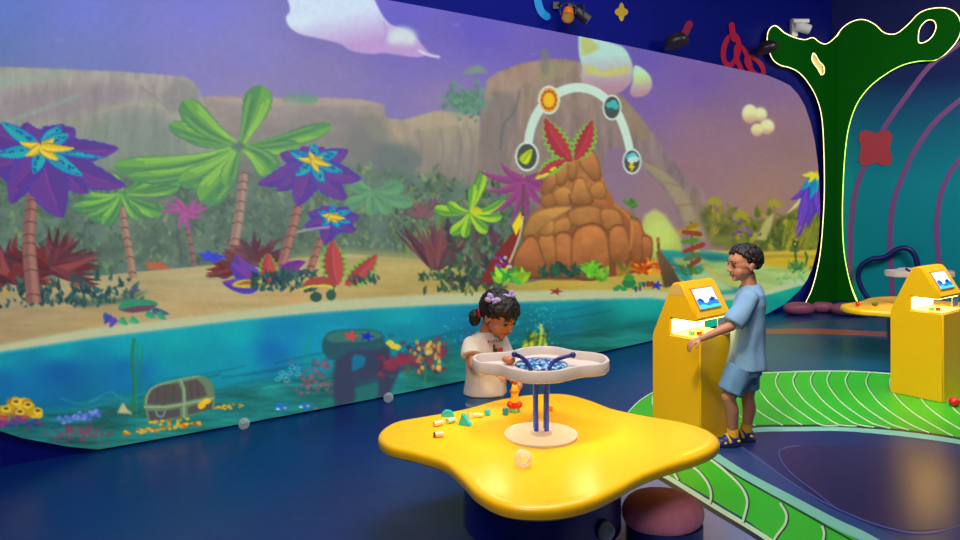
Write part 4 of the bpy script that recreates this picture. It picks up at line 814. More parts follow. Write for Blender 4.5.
def stagelight(px, py, m, label, r=.06, flip=1):
    p, t, n = wallframe(px, py)
    o = thing('wall_spotlight', p, label, 'spotlight')
    c = _seen(wall_mid, px, py, .16); dr = (n*.5-t*.55*flip+Vector((0, 0, -.6))).normalized()
    bm = bmesh.new(); cone(bm, c-dr*.07, c+dr*.06, r*.85, r, 20); cone(bm, c-dr*.1, c-dr*.07, r*.5, r*.85, 20); obj('lamp_head', bm, m, o)
    bm = bmesh.new(); cone(bm, c+dr*.058, c+dr*.062, r*.75, r*.75, 20); obj('lens', bm, mat('lamp_lens', (190, 150, 60), .15, emit=(200, 150, 50), es=.15), o)
    bm = bmesh.new(); s = dr.cross(Vector((0, 0, 1))).normalized()
    tube(bm, [c+s*(r+.01), c+s*(r+.012)+Vector((0, 0, .07)), c+Vector((0, 0, .1)), c-s*(r+.012)+Vector((0, 0, .07)), c-s*(r+.01)], .007, 6, 5)
    cap(bm, c+Vector((0, 0, .1)), c-n*.14+Vector((0, 0, .1)), .009, .009, 8); box(bm, c-n*.145+Vector((0, 0, .1)), (.05, .05, .06)); obj('bracket', bm, m_blk, o)
    return o
stagelight(568, 14.5, mat('orange_housing', (232, 118, 12), .4), 'small orange spotlight on the navy wall beside a black one', .052)
stagelight(583, 16, m_blk, 'small black spotlight on the navy wall beside the orange one', .052, -1)
p, t, n = wallframe(797, 30)
o = thing('wall_camera', p, 'white camera on a bent white bracket above the green tree', 'camera')
bm = bmesh.new(); box(bm, _seen(wall_mid, 793.8, 28, .05), (.08, .08, .22), bev=.01); box(bm, _seen(wall_mid, 800, 21.5, .13), (.2, .10, .05), bev=.01); obj('bracket', bm, m_wht, o)
bm = bmesh.new(); cc = _seen(wall_mid, 804.5, 28, .18); d_ = (t*.5+n*.7+Vector((0, 0, -.35))).normalized(); cone(bm, cc-d_*.07, cc+d_*.07, .065, .06, 20); ell(bm, cc-d_*.07, .062); obj('camera_body', bm, m_wht, o)
bm = bmesh.new(); cone(bm, cc+d_*.07, cc+d_*.08, .045, .045, 16); obj('lens', bm, m_blk, o)

# ------------------------------------------------------------------ printed floor graphics (flat print, parts of the floor)
def fz(z): return lambda x, y, off: (lambda p: Vector((p.x, p.y, off)))(onz(x, y))
def mapf(x, y, off): p = onz(x, y); return Vector((p.x, p.y, off))
def fdec(name, loop, m, z, holes=(), parent=None):
    return obj(name, panel([loop]+list(holes), mapf, z, z-.0008, ()), m, parent or floor, smooth=False)
def fstr(name, a, m, z):
    return obj(name, strip(a[0], a[1], mapf, z, z-.0008, 8, False), m, floor, smooth=False)
def floormat(name, rgb, r=.33, **k): return mat(name, rgb, r, var=.1, scale=3, **k)
m_green = mat('leaf_green_print', (44, 174, 36), .36, var=.25, scale=.9); m_mint = floormat('mint_band_print', (120, 190, 170)); m_line = floormat('pale_line_print', (185, 215, 170))
m_dl = floormat('dark_line_print', (28, 30, 44)); m_lav = floormat('lavender_print', (120, 128, 165)); m_ind = floormat('indigo_print', (22, 34, 96), .3)
m_plum = floormat('plum_print', (36, 24, 82), .3, bump=.25); m_thin = floormat('lavender_line_print', (66, 72, 138)); m_blu = floormat('blue_band_print', (34, 62, 120), .33)
m_teal = floormat('teal_band_print', (16, 78, 108), .3); m_or = floormat('orange_stripe_print', (176, 84, 62), .33)
# far water-like band with the orange stripe
fdec('teal_band', cr2([(690, 352), (740, 336), (800, 322), (880, 318), (1000, 320), (1120, 332), (1120, 372), (960, 371), (830, 371), (760, 372), (700, 380)], 5), m_teal, .0012)
fstr('thin_line', ([(700, 350), (745, 331), (800, 328.2), (860, 330.5), (920, 333), (1000, 336)], .8), m_thin, .0024)
fstr('orange_stripe', ([(730, 334), (768, 331.6), (820, 331.5), (880, 334), (940, 338), (1010, 344)], 5.2), m_or, .002)
fstr('thin_line', ([(700, 352), (745, 337), (800, 336), (860, 338), (920, 342), (1000, 348)], .8), m_thin, .0024)
# dark pool with its ellipse
fdec('indigo_pool', cr2([(712, 447), (745, 431), (800, 430), (860, 431), (960, 442), (1060, 462), (1100, 520), (1040, 600), (930, 600), (880, 560), (800, 505), (745, 470)], 6), m_ind, .0012)
fdec('blue_band', cr2([(712, 452), (730, 448), (752, 452), (790, 482), (830, 508), (880, 530), (930, 560), (960, 600), (905, 600), (870, 552), (800, 505), (745, 472)], 6), m_blu, .0018)
fdec('plum_ellipse', cr2([(780, 449), (800, 446), (860, 447), (930, 453), (1000, 470), (1020, 495), (985, 518), (935, 530), (880, 527), (835, 508), (795, 477)], 6), m_plum, .0024)
fstr('thin_line', ([(741, 447), (770, 468), (810, 495), (850, 515), (890, 529), (925, 534), (960, 526), (1000, 512)], 1.6), m_thin, .003)
fstr('thin_line', ([(800, 446), (786, 448), (779, 453), (783, 464), (795, 477), (815, 492), (835, 508)], 1.2), m_thin, .0032)
# back leaf
leaf1 = [(628, 414), (640, 402), (660, 391), (700, 379), (761, 374), (832, 372), (889, 374.5), (950, 381), (1030, 396), (1080, 420), (1050, 448), (1000, 446), (960, 438), (900, 430), (844, 426), (800, 426), (750, 427), (715, 436), (680, 450), (645, 440), (632, 428)]
fstr('mint_band', ([(632, 425), (650, 446), (690, 452), (722, 440), (750, 431), (800, 429), (860, 430), (960, 442), (1060, 462)], 5.2), m_mint, .0030)
fstr('dark_line', ([(645, 440), (680, 449), (715, 437), (750, 427.5), (800, 426.3), (844, 426.6), (900, 430.5), (960, 439), (1050, 455)], 2.2), m_dl, .0042)
fdec('leaf_graphic', cr2(leaf1, 5), m_green, .0036)['label'] = 'wide green leaf printed on the floor with white ribs, behind the boy'
fstr('leaf_edge_line', ([(628, 413), (640, 401), (660, 390), (700, 378), (761, 373.5), (832, 371.5), (889, 374), (950, 380.5), (1030, 395)], 1.1), m_line, .0046)
def yb(x): return float(np.interp(x, [600, 645, 680, 715, 750, 800, 844, 900, 960, 1050], [430, 440, 449, 437, 427, 426, 426.3, 430, 438, 452]))
def yt(x): return float(np.interp(x, [628, 640, 660, 700, 761, 832, 889, 950, 1030], [413, 401, 390, 378, 374, 372, 374.5, 381, 396]))
ribs = [(760, -1), (779, 0), (796.5, 0), (814, 0), (830.5, 0), (849, 0), (869.5, 0), (893, 0), (918, 0), (945, 0), (741, 0), (722, 0), (703, 0), (686, 0), (670, 0), (655, 0)]
for x0, _ in ribs:
    P = []
    k = 1.0 if x0 > 740 else .8
    for dx, dy in ((0, 0), (-3.2, 6), (-2.8, 12), (1, 19), (10, 30), (24, 41), (42, 52), (60, 62)):
        x = x0+dx*k; y = yt(x0)+dy
        if y >= yb(x)-.3: 
            P.append((x, yb(x)-.3)); break
        P.append((x, y))
    if len(P) > 2:
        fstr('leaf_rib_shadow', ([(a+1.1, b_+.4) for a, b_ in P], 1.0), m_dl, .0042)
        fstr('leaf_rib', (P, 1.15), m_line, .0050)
# front leaf
fdec('lavender_field', cr2([(604, 505), (640, 480), (664, 476), (700, 500), (750, 535), (800, 575), (760, 660), (600, 640), (590, 560)], 5), m_lav, .0012)
fdec('leaf_graphic', cr2([(640, 468), (660, 462), (690, 452), (706, 456), (740, 474), (790, 503), (850, 536), (930, 590), (840, 620), (772, 541), (720, 505), (670, 476), (655, 470)], 5), m_green, .0024)['label'] = 'green leaf printed on the floor beside the mauve pouf'
fstr('mint_band', ([(704, 449), (716, 457), (745, 476), (790, 500), (835, 524), (870, 541), (930, 578)], lambda t: 7+4*t), m_mint, .0036)
fstr('dark_line', ([(698, 452), (712, 460), (740, 478), (786, 504), (830, 529), (860, 546), (920, 584)], 1.5), m_dl, .0042)
fstr('dark_line', ([(650, 470.5), (670, 482), (715, 510), (765, 541), (830, 590)], 8), m_dl, .0030)
fstr('leaf_edge_line', ([(651, 470), (671, 480), (716, 508), (768, 540), (836, 590)], 4.6), m_line, .0040)
for P in ([(686, 464), (698, 472), (708, 485), (711, 497), (709, 505)], [(707, 458), (724, 471), (741, 488), (747, 502), (744, 518), (742, 524)], [(780, 504), (786, 515), (785, 525), (777, 536), (774, 541)], [(822, 527), (824, 536), (820, 550), (812, 566)], [(664, 466), (672, 472), (678, 481)]):
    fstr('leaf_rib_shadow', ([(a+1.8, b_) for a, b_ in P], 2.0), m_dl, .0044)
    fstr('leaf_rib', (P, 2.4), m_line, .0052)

# ------------------------------------------------------------------ play table
m_yel = mat('yellow_lacquer', (255, 196, 0), .34, var=.02, scale=3, coat=.2); m_base = mat('navy_laminate', (8, 20, 120), .3, var=.08)
m_kick = mat('dark_toe_kick', (8, 12, 48), .5); m_cream = mat('cream_solid_surface', (238, 222, 205), .35, var=.02)
m_tray = mat('tray_white', (204, 192, 188), .38, var=.02); m_post = mat('blue_post_paint', (52, 88, 232), .3); m_nvt = mat('navy_tube_rubber', (18, 26, 110), .4)
TZ = .452
t_px = [(378, 436), (384, 427), (398, 420.5), (426, 415.5), (464, 408.5), (497, 399.5), (531, 394.2), (565, 393.6), (591, 400), (614, 408.5), (647, 415.5), (681, 421.5), (707, 429), (719.5, 438.5), (715, 447), (698, 455), (668, 464), (642, 474), (618, 487), (592, 499), (560, 506.5), (528, 507.5), (500, 503), (477, 491), (461, 475), (443, 460.5), (414, 451.5), (388, 445)]
out = [onz(x, y, TZ) for x, y in t_px]
TC = onz(541, 434.5, TZ); TC = Vector((TC.x, TC.y, 0))
outl = crom(out, 7, True)
def inset(P, d):
    n = len(P); ar = sum(P[i].x*P[(i+1) % n].y-P[(i+1) % n].x*P[i].y for i in range(n)); sg = 1 if ar > 0 else -1
    q = []
    for i in range(n):
        t = (P[(i+1) % n]-P[i-1]).normalized(); q.append(P[i]+Vector((-t.y, t.x, 0))*d*sg)
    return q
def slab(P, prof, capb=True, capt=True):
    bm = bmesh.new(); rings = []
    for ins, z in prof: rings.append([Vector((p.x, p.y, z)) for p in inset(P, ins)])
    rr = loft(bm, rings, False)
    for k, ring in ((0, rr[0]), (1, rr[-1])):
        if (k == 0 and capb) or (k == 1 and capt):
            es = [bm.edges.get((ring[i], ring[(i+1) % len(ring)])) for i in range(len(ring))]
            bmesh.ops.triangle_fill(bm, use_beauty=True, edges=es)
    return bm
def shapely(cx, cy, r, n=48, sx=1, sy=1): return [Vector((cx+r*sx*math.cos(2*math.pi*k/n), cy+r*sy*math.sin(2*math.pi*k/n), 0)) for k in range(n)]
table = thing('play_table', TC, 'large yellow wavy-edged play table on a navy base, nearest the camera', 'table', 'yellow wavy play tables')
obj('tabletop', slab(outl, [(.05, TZ-.05), (.012, TZ-.05), (.002, TZ-.042), (0, TZ-.03), (0, TZ-.016), (.004, TZ-.006), (.013, TZ), (.028, TZ+.0005), (.045, TZ-.003), (.07, TZ-.004)]), m_yel, table)
bc = Vector(((542-480)/FOC*3.08, 3.08, 0))
pl = shapely(bc.x, bc.y, .325, 56, 1.0, .92)
obj('base', slab(pl, [(0, .12), (0, TZ-.0505)]), m_base, table)
obj('toe_kick', slab(pl, [(.06, 0.0), (.06, .12)]), m_kick, table)
dc = onz(541, 434.5, TZ)
disc = shapely(dc.x, dc.y, .158, 56)
obj('base_disc', slab(disc, [(0, TZ-.0045), (0, TZ+.004), (.004, TZ+.008), (.009, TZ+.008), (.012, TZ+.005), (.02, TZ+.005)]), m_cream, table)
# posts and tray
tz = .722
ZR = .775
r_px = [(472.3, 358), (475, 354.5), (483, 353), (497, 352), (510, 351), (523, 347.5), (540, 345.8), (557, 346.6), (573, 350), (592, 352), (604, 354.5), (609.3, 359), (606, 363), (596, 365), (582, 366), (570, 368.6), (558, 371), (540, 372), (524, 371.3), (510, 368.5), (500, 364.8), (488, 363.3), (477, 362)]
rim = crom([onz(x, y, ZR) for x, y in r_px], 6, True)
tray = thing('sorting_tray', (dc.x, dc.y, TZ+.0065), 'white wavy-rimmed tray on blue posts standing on the near yellow table', 'tray', 'trays on posts')
obj('tray_pan', slab(rim, [(.03, ZR-.05), (.006, ZR-.05), (0, ZR-.044), (0, ZR-.004), (.003, ZR), (.013, ZR), (.016, ZR-.004), (.018, ZR-.036), (.03, ZR-.038)]), m_tray, tray)
for dx, dy in ((-.022, -.02), (.022, -.02), (-.022, .022), (.022, .022)):
    bm = bmesh.new(); cap(bm, (dc.x+dx, dc.y+dy, TZ+.012), (dc.x+dx*1.1, dc.y+dy*1.1, ZR-.066), .0105, .0105, 12); obj('post', bm, m_post, tray)
bm = bmesh.new(); cone(bm, (dc.x, dc.y, TZ+.006), (dc.x, dc.y, TZ+.022), .048, .042, 32); obj('post_socket', bm, m_cream, tray)
for k in (-1, 1):
    bm = bmesh.new(); cone(bm, (dc.x+k*.19, dc.y+.02, ZR-.0535), (dc.x+k*.19, dc.y+.02, ZR-.0505), .038, .038, 24); obj('under_lamp', bm, mat('under_lamp_glow', (255, 235, 200), .5, emit=(255, 226, 170), es=62.0), tray)
TCt = Vector((dc.x, dc.y+.02, 0))
bm = bmesh.new(); ell(bm, (TCt.x+.005, TCt.y+.03, ZR-.034), (.115, .10, .022), seg=28)
me_sp = mat('blue_speckled_sheet', (48, 92, 160), .3, scale=70); nt = me_sp.node_tree
cr = nt.nodes.new('ShaderNodeValToRGB'); cr.color_ramp.elements[0].position = .40; cr.color_ramp.elements[1].position = .62; cr.color_ramp.elements[0].color = (*lin((14, 34, 104)), 1); cr.color_ramp.elements[1].color = (*lin((170, 205, 225)), 1)
e = cr.color_ramp.elements.new(.5); e.color = (*lin((40, 110, 180)), 1)
nt.links.new(nt.nodes['Noise Texture'].outputs['Fac'], cr.inputs[0]); nt.links.new(cr.outputs[0], nt.nodes['Principled BSDF'].inputs['Base Color'])
obj('speckled_dome', bm, me_sp, tray)
for pts in ([(531, 371), (527, 364), (521, 359), (514.5, 356.5)], [(549, 371), (553, 364), (561, 360), (573, 357)]):
    bm = bmesh.new(); zs = [ZR-.03, ZR-.012, ZR-.002, ZR+.012]
    tube(bm, [onz(x, y-2, z) for (x, y), z in zip(pts, zs)], .0085, 10, 6); ell(bm, onz(pts[-1][0], pts[-1][1]-2, zs[-1]), .013); obj('handle', bm, m_nvt, tray)

# the second table and tray, further back at right
T2 = Vector(((921-480)/FOC*6.65, 6.65, 0))
dup(table, T2, 'yellow wavy-edged play table behind the far yellow kiosk', math.radians(4))
dup(tray, T2+Vector((0, 0, TZ+.006)), 'white wavy-rimmed tray on the far yellow table behind the kiosk', math.radians(4))

# ------------------------------------------------------------------ toys on the tables
def toy(name, label, loc, fn, m, group='loose toy blocks on the near table', cat='toy block'):
    bm = bmesh.new(); fn(bm); bm.transform(Matrix.Translation(loc)); o = obj(name, bm, m, None, origin=loc); return tag(o, label, cat, group)
m_tl = mat('teal_toy', (40, 190, 190), .35); m_bg = mat('beige_toy', (235, 205, 160), .45); m_pg = mat('pale_green_toy', (170, 215, 175), .4); m_bt = mat('blue_toy', (20, 130, 175), .35)
m_red = mat('red_toy', (215, 35, 30), .35); m_brn = mat('brown_toy', (95, 40, 30), .5); m_yt = mat('yellow_toy', (250, 200, 40), .35); m_gt = mat('green_toy', (110, 195, 120), .35); m_ort = mat('orange_toy', (240, 120, 30), .35)
TT = TZ+.0
def at(px, py): return onz(px, py, TT-.003)
def half(bm):
    prof = [(math.cos(a)*.030, math.sin(a)*.026+.001) for a in np.linspace(0, math.pi, 14)]
    loft(bm, [[Vector((x, y, z)) for x, z in prof] for y in (-.015, .015)])
toy('arch_block', 'teal half-round block at the back of the row of loose blocks', at(447.5, 416), half, m_tl)
def cyl(L, r, ang, z=None):
    def f(bm):
        d = Vector((math.cos(ang), math.sin(ang), 0)); z_ = Vector((0, 0, r)); cone(bm, z_-d*L/2, z_+d*L/2, r, r, 16)
    return f
toy('peg_block', 'short beige peg lying left of the teal wedge', at(438, 426), cyl(.042, .012, .6), m_bg)
toy('peg_block', 'pale green peg lying between beige peg and teal wedge', at(451, 423), cyl(.042, .012, .7), m_pg)
def wedge(bm):
    M = Matrix.Rotation(-.35, 3, 'Z'); tri = [(-.024, .001), (.034, .001), (-.008, .052)]
    loft(bm, [[M @ Vector((x, y, z)) for x, z in tri] for y in (-.014, .014)])
toy('wedge_block', 'teal triangular wedge block standing on the table', at(464.5, 425), wedge, m_tl)
def cube(s, rz, bev=.003, sz=None):
    sz = sz or s
    return lambda bm: box(bm, (0, 0, sz/2), (s, s, sz), Matrix.Rotation(rz, 3, 'Z'), bev)
toy('cube_block', 'small beige cube beside the teal wedge', at(470.5, 418), cube(.024, .4), m_bg)
toy('peg_block', 'pale peach peg lying flat in front of the girl', at(477.5, 417.5), cyl(.046, .011, .05), mat('peach_toy', (250, 205, 130), .4))
toy('cube_block', 'bright teal cube in front of the girl', at(487.5, 415.5), cube(.026, .2, .005), m_tl)
def octo(bm): cone(bm, (0, 0, .001), (0, 0, .03), .014, .014, 8)
toy('octagon_block', 'small blue eight-sided block left of the stacked toy', at(505.5, 415), octo, m_bt)
o = toy('peg_block', 'beige peg with a dark brown end, nearest the camera', at(439.5, 437), cyl(.036, .0115, .15), m_bg)
bm = bmesh.new(); p = at(439.5, 437)+Vector((0, 0, .0115)); d_ = Vector((math.cos(.15), math.sin(.15), 0)); cone(bm, p-d_*.026, p-d_*.018, .009, .0116, 16); obj('peg_end', bm, m_brn, o)
toy('cube_block', 'small orange block half hidden behind the blue posts', onz(550, 411, TT-.003), cube(.022, .3), m_ort)
# stacked toy held by the girl
sp0 = onz(514.5, 411.5, TT)
sp0.z = TT+.001
st = thing('stacked_toy', sp0, 'red, yellow and green stacked toy held upright by the girl', 'toy')
def part(nm, fn, m): bm = bmesh.new(); fn(bm); bm.transform(Matrix.Translation(sp0)); obj(nm, bm, m, st)
part('foot_ring', lambda b_: cone(b_, (0, 0, 0), (0, 0, .018), .024, .026, 20), m_gt)
part('red_ring', lambda b_: [ell(b_, (sx*.02, 0, .032), (.017, .02, .016)) for sx in (-1, 1)]+[cone(b_, (0, 0, .019), (0, 0, .044), .024, .02, 20)], m_red)
part('middle_block', lambda b_: cone(b_, (0, 0, .045), (0, 0, .088), .019, .017, 20), m_yt)
part('collar', lambda b_: cone(b_, (0, 0, .089), (0, 0, .1), .022, .022, 20), m_ort)
part('upper_block', lambda b_: cone(b_, (0, 0, .101), (0, 0, .128), .016, .013, 20), m_yt)
part('top_knob', lambda b_: ell(b_, (0, 0, .142), .014), m_red)
p = onz(509.5, 364.5, ZR-.036); bm = bmesh.new(); ell(bm, p+Vector((0, 0, .018)), (.026, .018, .018), seg=18); ell(bm, p+Vector((-.02, .004, .022)), (.014, .012, .014), seg=14); tag(obj('toy_animal', bm, mat('tan_toy', (186, 112, 62), .5), None, origin=p), 'small tan toy lying in the left part of the near tray', 'toy')
# small toys on the far table
for px, py, m, lb in ((858, 306.3, m_red, 'small red ball on the far yellow table'), (875, 306.2, mat('olive_toy', (110, 120, 20), .4), 'small olive green piece on the far yellow table')):
    p = onz(px, py, TZ-.003)
    bm = bmesh.new(); ell(bm, p+Vector((0, 0, .022)), .022 if m is m_red else (.03, .014, .02)); tag(obj('toy_piece', bm, m, None, origin=p), lb, 'toy', 'toys on the far table')
p = onz(954, 407, 0); bm = bmesh.new(); ell(bm, p+Vector((0, 0, .035)), .035); tag(obj('red_ball', bm, m_red, None, origin=p), 'small red ball on the floor at the foot of the far kiosk', 'ball')
p = onz(966, 406, 0); bm = bmesh.new(); ell(bm, p+Vector((0, 0, .035)), .035); tag(obj('green_ball', bm, mat('green_ball', (30, 110, 60), .3), None, origin=p), 'green ball beside the red one at the far kiosk', 'ball')
# clear balls
m_clear = bpy.data.materials.new('clear_plastic_shell'); m_clear.use_nodes = True; nt = m_clear.node_tree; b = nt.nodes['Principled BSDF']
b.inputs['Base Color'].default_value = (.75, .8, .8, 1); b.inputs['Roughness'].default_value = .12
tr = nt.nodes.new('ShaderNodeBsdfTransparent'); lw = nt.nodes.new('ShaderNodeLayerWeight'); lw.inputs[0].default_value = .35; mr = nt.nodes.new('ShaderNodeMapRange'); mr.inputs[3].default_value = .22; mr.inputs[4].default_value = .85
ms = nt.nodes.new('ShaderNodeMixShader'); nt.links.new(lw.outputs['Facing'], mr.inputs[0]); nt.links.new(mr.outputs[0], ms.inputs[0]); nt.links.new(tr.outputs[0], ms.inputs[1]); nt.links.new(b.outputs[0], ms.inputs[2]); nt.links.new(ms.outputs[0], nt.nodes['Material Output'].inputs[0])
for p, r, lb in ((onz(244, 429.5), .036, 'clear ball on the floor under the treasure chest in the mural'), (onz(388.5, 402.8), .036, 'clear ball on the floor under the sunken table in the mural'),
                 (onz(523, 467.5, TZ-.004), .034, 'clear ball lying on the near yellow table')):
    bm = bmesh.new(); c = p+Vector((0, 0, r+.0005)); ell(bm, c, r, seg=32)
    o = obj('clear_ball', bm, m_clear, None, origin=p); tag(o, lb, 'ball', 'clear plastic balls')
    bm = bmesh.new(); bmesh.ops.create_uvsphere(bm, u_segments=24, v_segments=16, radius=r*.955, matrix=Matrix.Translation(c)); bmesh.ops.reverse_faces(bm, faces=bm.faces[:])
    bm.free()

c = W(599, 529, 2.86); n_ = Vector((c.x-bc.x, c.y-bc.y, 0)); r0 = n_.length; n_.normalize(); c = Vector((bc.x, bc.y, c.z))+Vector((n_.x*.325, n_.y*.325*.95, 0))
bm = bmesh.new(); cone(bm, c, c+n_*.006, .038, .036, 28); st_ = obj('stud_plate', bm, mat('grey_stud', (120, 122, 124), .35), table)
bm = bmesh.new(); ell(bm, c+n_*.012, .033, seg=28); obj('clear_dome', bm, m_clear, st_)
# ------------------------------------------------------------------ poufs
m_mauve = mat('mauve_felt', (228, 134, 158), .85, var=.18, scale=25, bump=.35); m_stone = mat('plum_vinyl', (150, 76, 106), .5, var=.12, scale=10)
def pouf(p, rx, ry, h, z0, m, label, seed=0, base=True, grp=None):
    o = thing('pouf', (p.x, p.y, 0), label, 'pouf', grp)
    bm = bmesh.new(); rings = []
    N = 48
    for i, t in enumerate(np.linspace(0.04, .96, 15)):
        a = -math.pi/2+math.pi*t; cz = math.sin(a); rr = math.cos(a); rr = rr**.62
        z = z0+h/2+h/2*(abs(cz)**1.0)*(1 if cz > 0 else -1)
        rings.append([Vector((p.x+rx*rr*(1+.05*math.sin(2*k/N*2*math.pi+seed)+.02*math.sin(3*k/N*2*math.pi+seed*2))*math.cos(k/N*2*math.pi), p.y+ry*rr*(1+.04*math.sin(2*k/N*2*math.pi+seed+1))*math.sin(k/N*2*math.pi), z)) for k in range(N)])
    loft(bm, rings); obj('cushion', bm, m, o)
    if base:
        obj('base', slab(shapely(p.x+.012, p.y+.012, rx*.97, 40, 1, ry/rx), [(0, 0), (0, z0+h*.22)]), mat('navy_pouf_base', (10, 32, 110), .4), o)
    return o
pouf(Vector(((662-480)/FOC*3.1, 3.1, 0)), .165, .15, .155, .075, m_mauve, 'mauve felt pouf on a navy base at the front of the near table', 1.0)
for i, (x0, x1, yb_, h, d) in enumerate(((783, 815, 316, .15, 0), (812, 834, 313.5, .13, 0), (832, 869, 317, .15, 0), (871, 893, 315.5, .13, 0))):
    c = (x0+x1)/2; dd = 1110/(yb_-190); r = (x1-x0)/2*dd/FOC
    pouf(Vector(((c-480)/FOC*(dd+r*.5), dd+r*.5, 0)), r, r*.62, h, .0, m_stone, ('leftmost plum pebble seat by the mural end', 'small plum pebble seat at the foot of the green tree', 'large plum pebble seat right of the tree trunk', 'plum pebble seat half hidden under the far table')[i], i*1.3, False, 'plum pebble seats at the back wall')

# navy squiggle tube on the right wall
o_ = wall_r(868, 300); o_.z = 0
bm = bmesh.new(); tube(bm, [wall_r(x, y, .12) for x, y in ((871, 309), (868, 297), (862.5, 288), (858.5, 276), (862, 265), (872, 258.5), (885, 256.5), (896, 249.5), (905, 247.3), (913, 251.5), (917, 262), (917, 275), (917, 292), (917, 308))], .034, 12, 6)
tag(obj('tube_sculpture', bm, m_nvt, None, origin=o_), 'thick navy tube bent in a wavy arch behind the far table', 'sculpture')

# ------------------------------------------------------------------ kiosks
m_ky = mat('kiosk_yellow', (244, 186, 0), .38, var=.03, scale=3); m_ki = mat('kiosk_inside', (255, 225, 150), .5)
D_, W_ = .335, .365
def kiosk(corner, ang, label, decal, deep=1.0):
    # local frame: x from back to front, y along the front, origin at the back corner of the camera-side panel
    M = Matrix.Translation(corner) @ Matrix.Rotation(ang, 4, 'Z') @ Matrix.Translation((-D_*deep, 0, 0)) @ Matrix.Diagonal((deep, 1, 1, 1))
    k = bpy.data.objects.new('touch_kiosk', None); C.objects.link(k); k.matrix_world = M; WM[k] = M
    tag(k, label, 'kiosk', 'yellow touchscreen kiosks')
    def kob(nm, bm, m, par=None, smooth=True): bm.transform(M); return obj(nm, bm, m, par or k, smooth)
    prof = [(0, 0), (D_, 0), (D_, .632), (.135, .632), (.135, .728), (.31, .728), (.322, .742), (.212, .936), (.196, .947), (.156, .947), (.140, .937), (0, .615)]
    bm = bmesh.new(); loft(bm, [[Vector((x, y, z)) for x, z in prof] for y in (0, W_)])
    bmesh.ops.recalc_face_normals(bm, faces=bm.faces)
    bmesh.ops.bevel(bm, geom=[e for e in bm.edges if e.calc_face_angle(0) > .35], offset=.008, segments=3, affect='EDGES')
    kob('cabinet', bm, m_ky)
    bm = bmesh.new(); box(bm, (.1375, W_/2, .68), (.005, W_-.02, .09)); kob('light_panel', bm, mat('kiosk_lamp', (255, 240, 200), .5, emit=(255, 222, 120), es=8.0), None, False)
    bm = bmesh.new(); box(bm, (.225, W_/2, .7265), (.15, W_-.03, .003)); kob('light_strip', bm, MATS['kiosk_lamp'], None, False)
    bm = bmesh.new(); box(bm, (.235, W_/2, .6335), (.18, W_-.03, .003), bev=.001); kob('ledge_mat', bm, m_ki)
    # sloping screen
    p0 = Vector((.2185, 0, .926)); p1 = Vector((.3145, 0, .757)); s = (p1-p0).normalized(); n = Vector((-s.z, 0, s.x)); n = n if n.x > 0 else -n
    def sp_(a, b_, o): return p0+s*a+Vector((0, b_, 0))+n*o
    def quad(nm, a0, a1, b0, b1, o0, o1, m, par=None):
        bm = bmesh.new(); loft(bm, [[sp_(a0, b0, o), sp_(a1, b0, o), sp_(a1, b1, o), sp_(a0, b1, o)] for o in (o0, o1)]); return kob(nm, bm, m, par, False)
    scr = quad('screen_bezel', .02, .162, .052, .285, .000, .006, mat('kiosk_bezel', (196, 140, 10), .4))
    quad('screen', .028, .154, .060, .277, .006, .008, mat('screen_sky', (200, 205, 235), .3, emit=(196, 206, 238), es=.9), scr)
    P = lambda a, b_, o=.0095: sp_(.028+a*.126, .060+b_*.217, o)
    def blob(nm, pts, m, o=.0095):
        bm = bmesh.new(); f = [bm.verts.new(P(a, b_, o)) for b_, a in pts]; bm.faces.new(f)
        r_ = bmesh.ops.extrude_face_region(bm, geom=bm.faces[:]); bmesh.ops.translate(bm, verts=[v for v in r_['geom'] if isinstance(v, bmesh.types.BMVert)], vec=-n*.001)
        kob(nm, bm, m, scr, False)
    blob('screen_wave', [(0, .55), (.1, .5), (.22, .6), (.35, .75), (.5, .72), (.6, .58), (.75, .52), (.9, .62), (1, .7), (1, 1), (0, 1)], mat('screen_wave', (30, 110, 200), .3, emit=(30, 112, 205), es=.9))
    blob('screen_wave', [(0, .82), (.2, .78), (.45, .9), (.7, .84), (1, .88), (1, 1), (0, 1)], mat('screen_foam', (60, 190, 220), .3, emit=(60, 190, 225), es=.9), .0108)
    blob('screen_wave', [(.08, .48), (.2, .5), (.3, .64), (.26, .7), (.12, .6)], mat('screen_dark_wave', (10, 50, 120), .3, emit=(12, 52, 125), es=.8), .0114)
    blob('screen_wave', [(.62, .58), (.74, .48), (.88, .56), (.8, .66), (.66, .68)], MATS['screen_dark_wave'], .0114)
    # little picture plate and play pieces in the recess
    bm = bmesh.new(); box(bm, (.30, W_-.07, .69), (.006, .10, .065)); kob('picture_plate', bm, mat('plate_grey', (120, 140, 160), .4, emit=(90, 110, 130), es=.3))
    for (x, y, m, r_) in ((.24, .06, m_gt, .014), (.27, .09, m_red, .012), (.25, .14, m_yt, .013)):
        bm = bmesh.new(); box(bm, (x, y, .635+r_), (r_*2, r_*2.4, r_*2), bev=.003); kob('play_piece', bm, m)
    if decal:
        # faint tape patch on the ridge
        bm = bmesh.new(); loft(bm, [[Vector((.142, y, .93+o)), Vector((.118, y, .872+o)), Vector((.225, y, .872+o)), Vector((.205, y, .93+o))] for y, o in ((-.0012, 0), (-.0002, 0))]); kob('tape_patch', bm, mat('pale_tape', (226, 186, 96), .5), None, False)
    return k
kiosk(Vector((1.28, 4.30, 0)), math.atan2(-.75, .66), 'yellow gabled kiosk with a sloping screen, in front of the boy', True)
kiosk(Vector((3.25, 5.19, 0)), math.atan2(-.80, .60), 'yellow gabled kiosk at right, in front of the far table', False, 1.07)

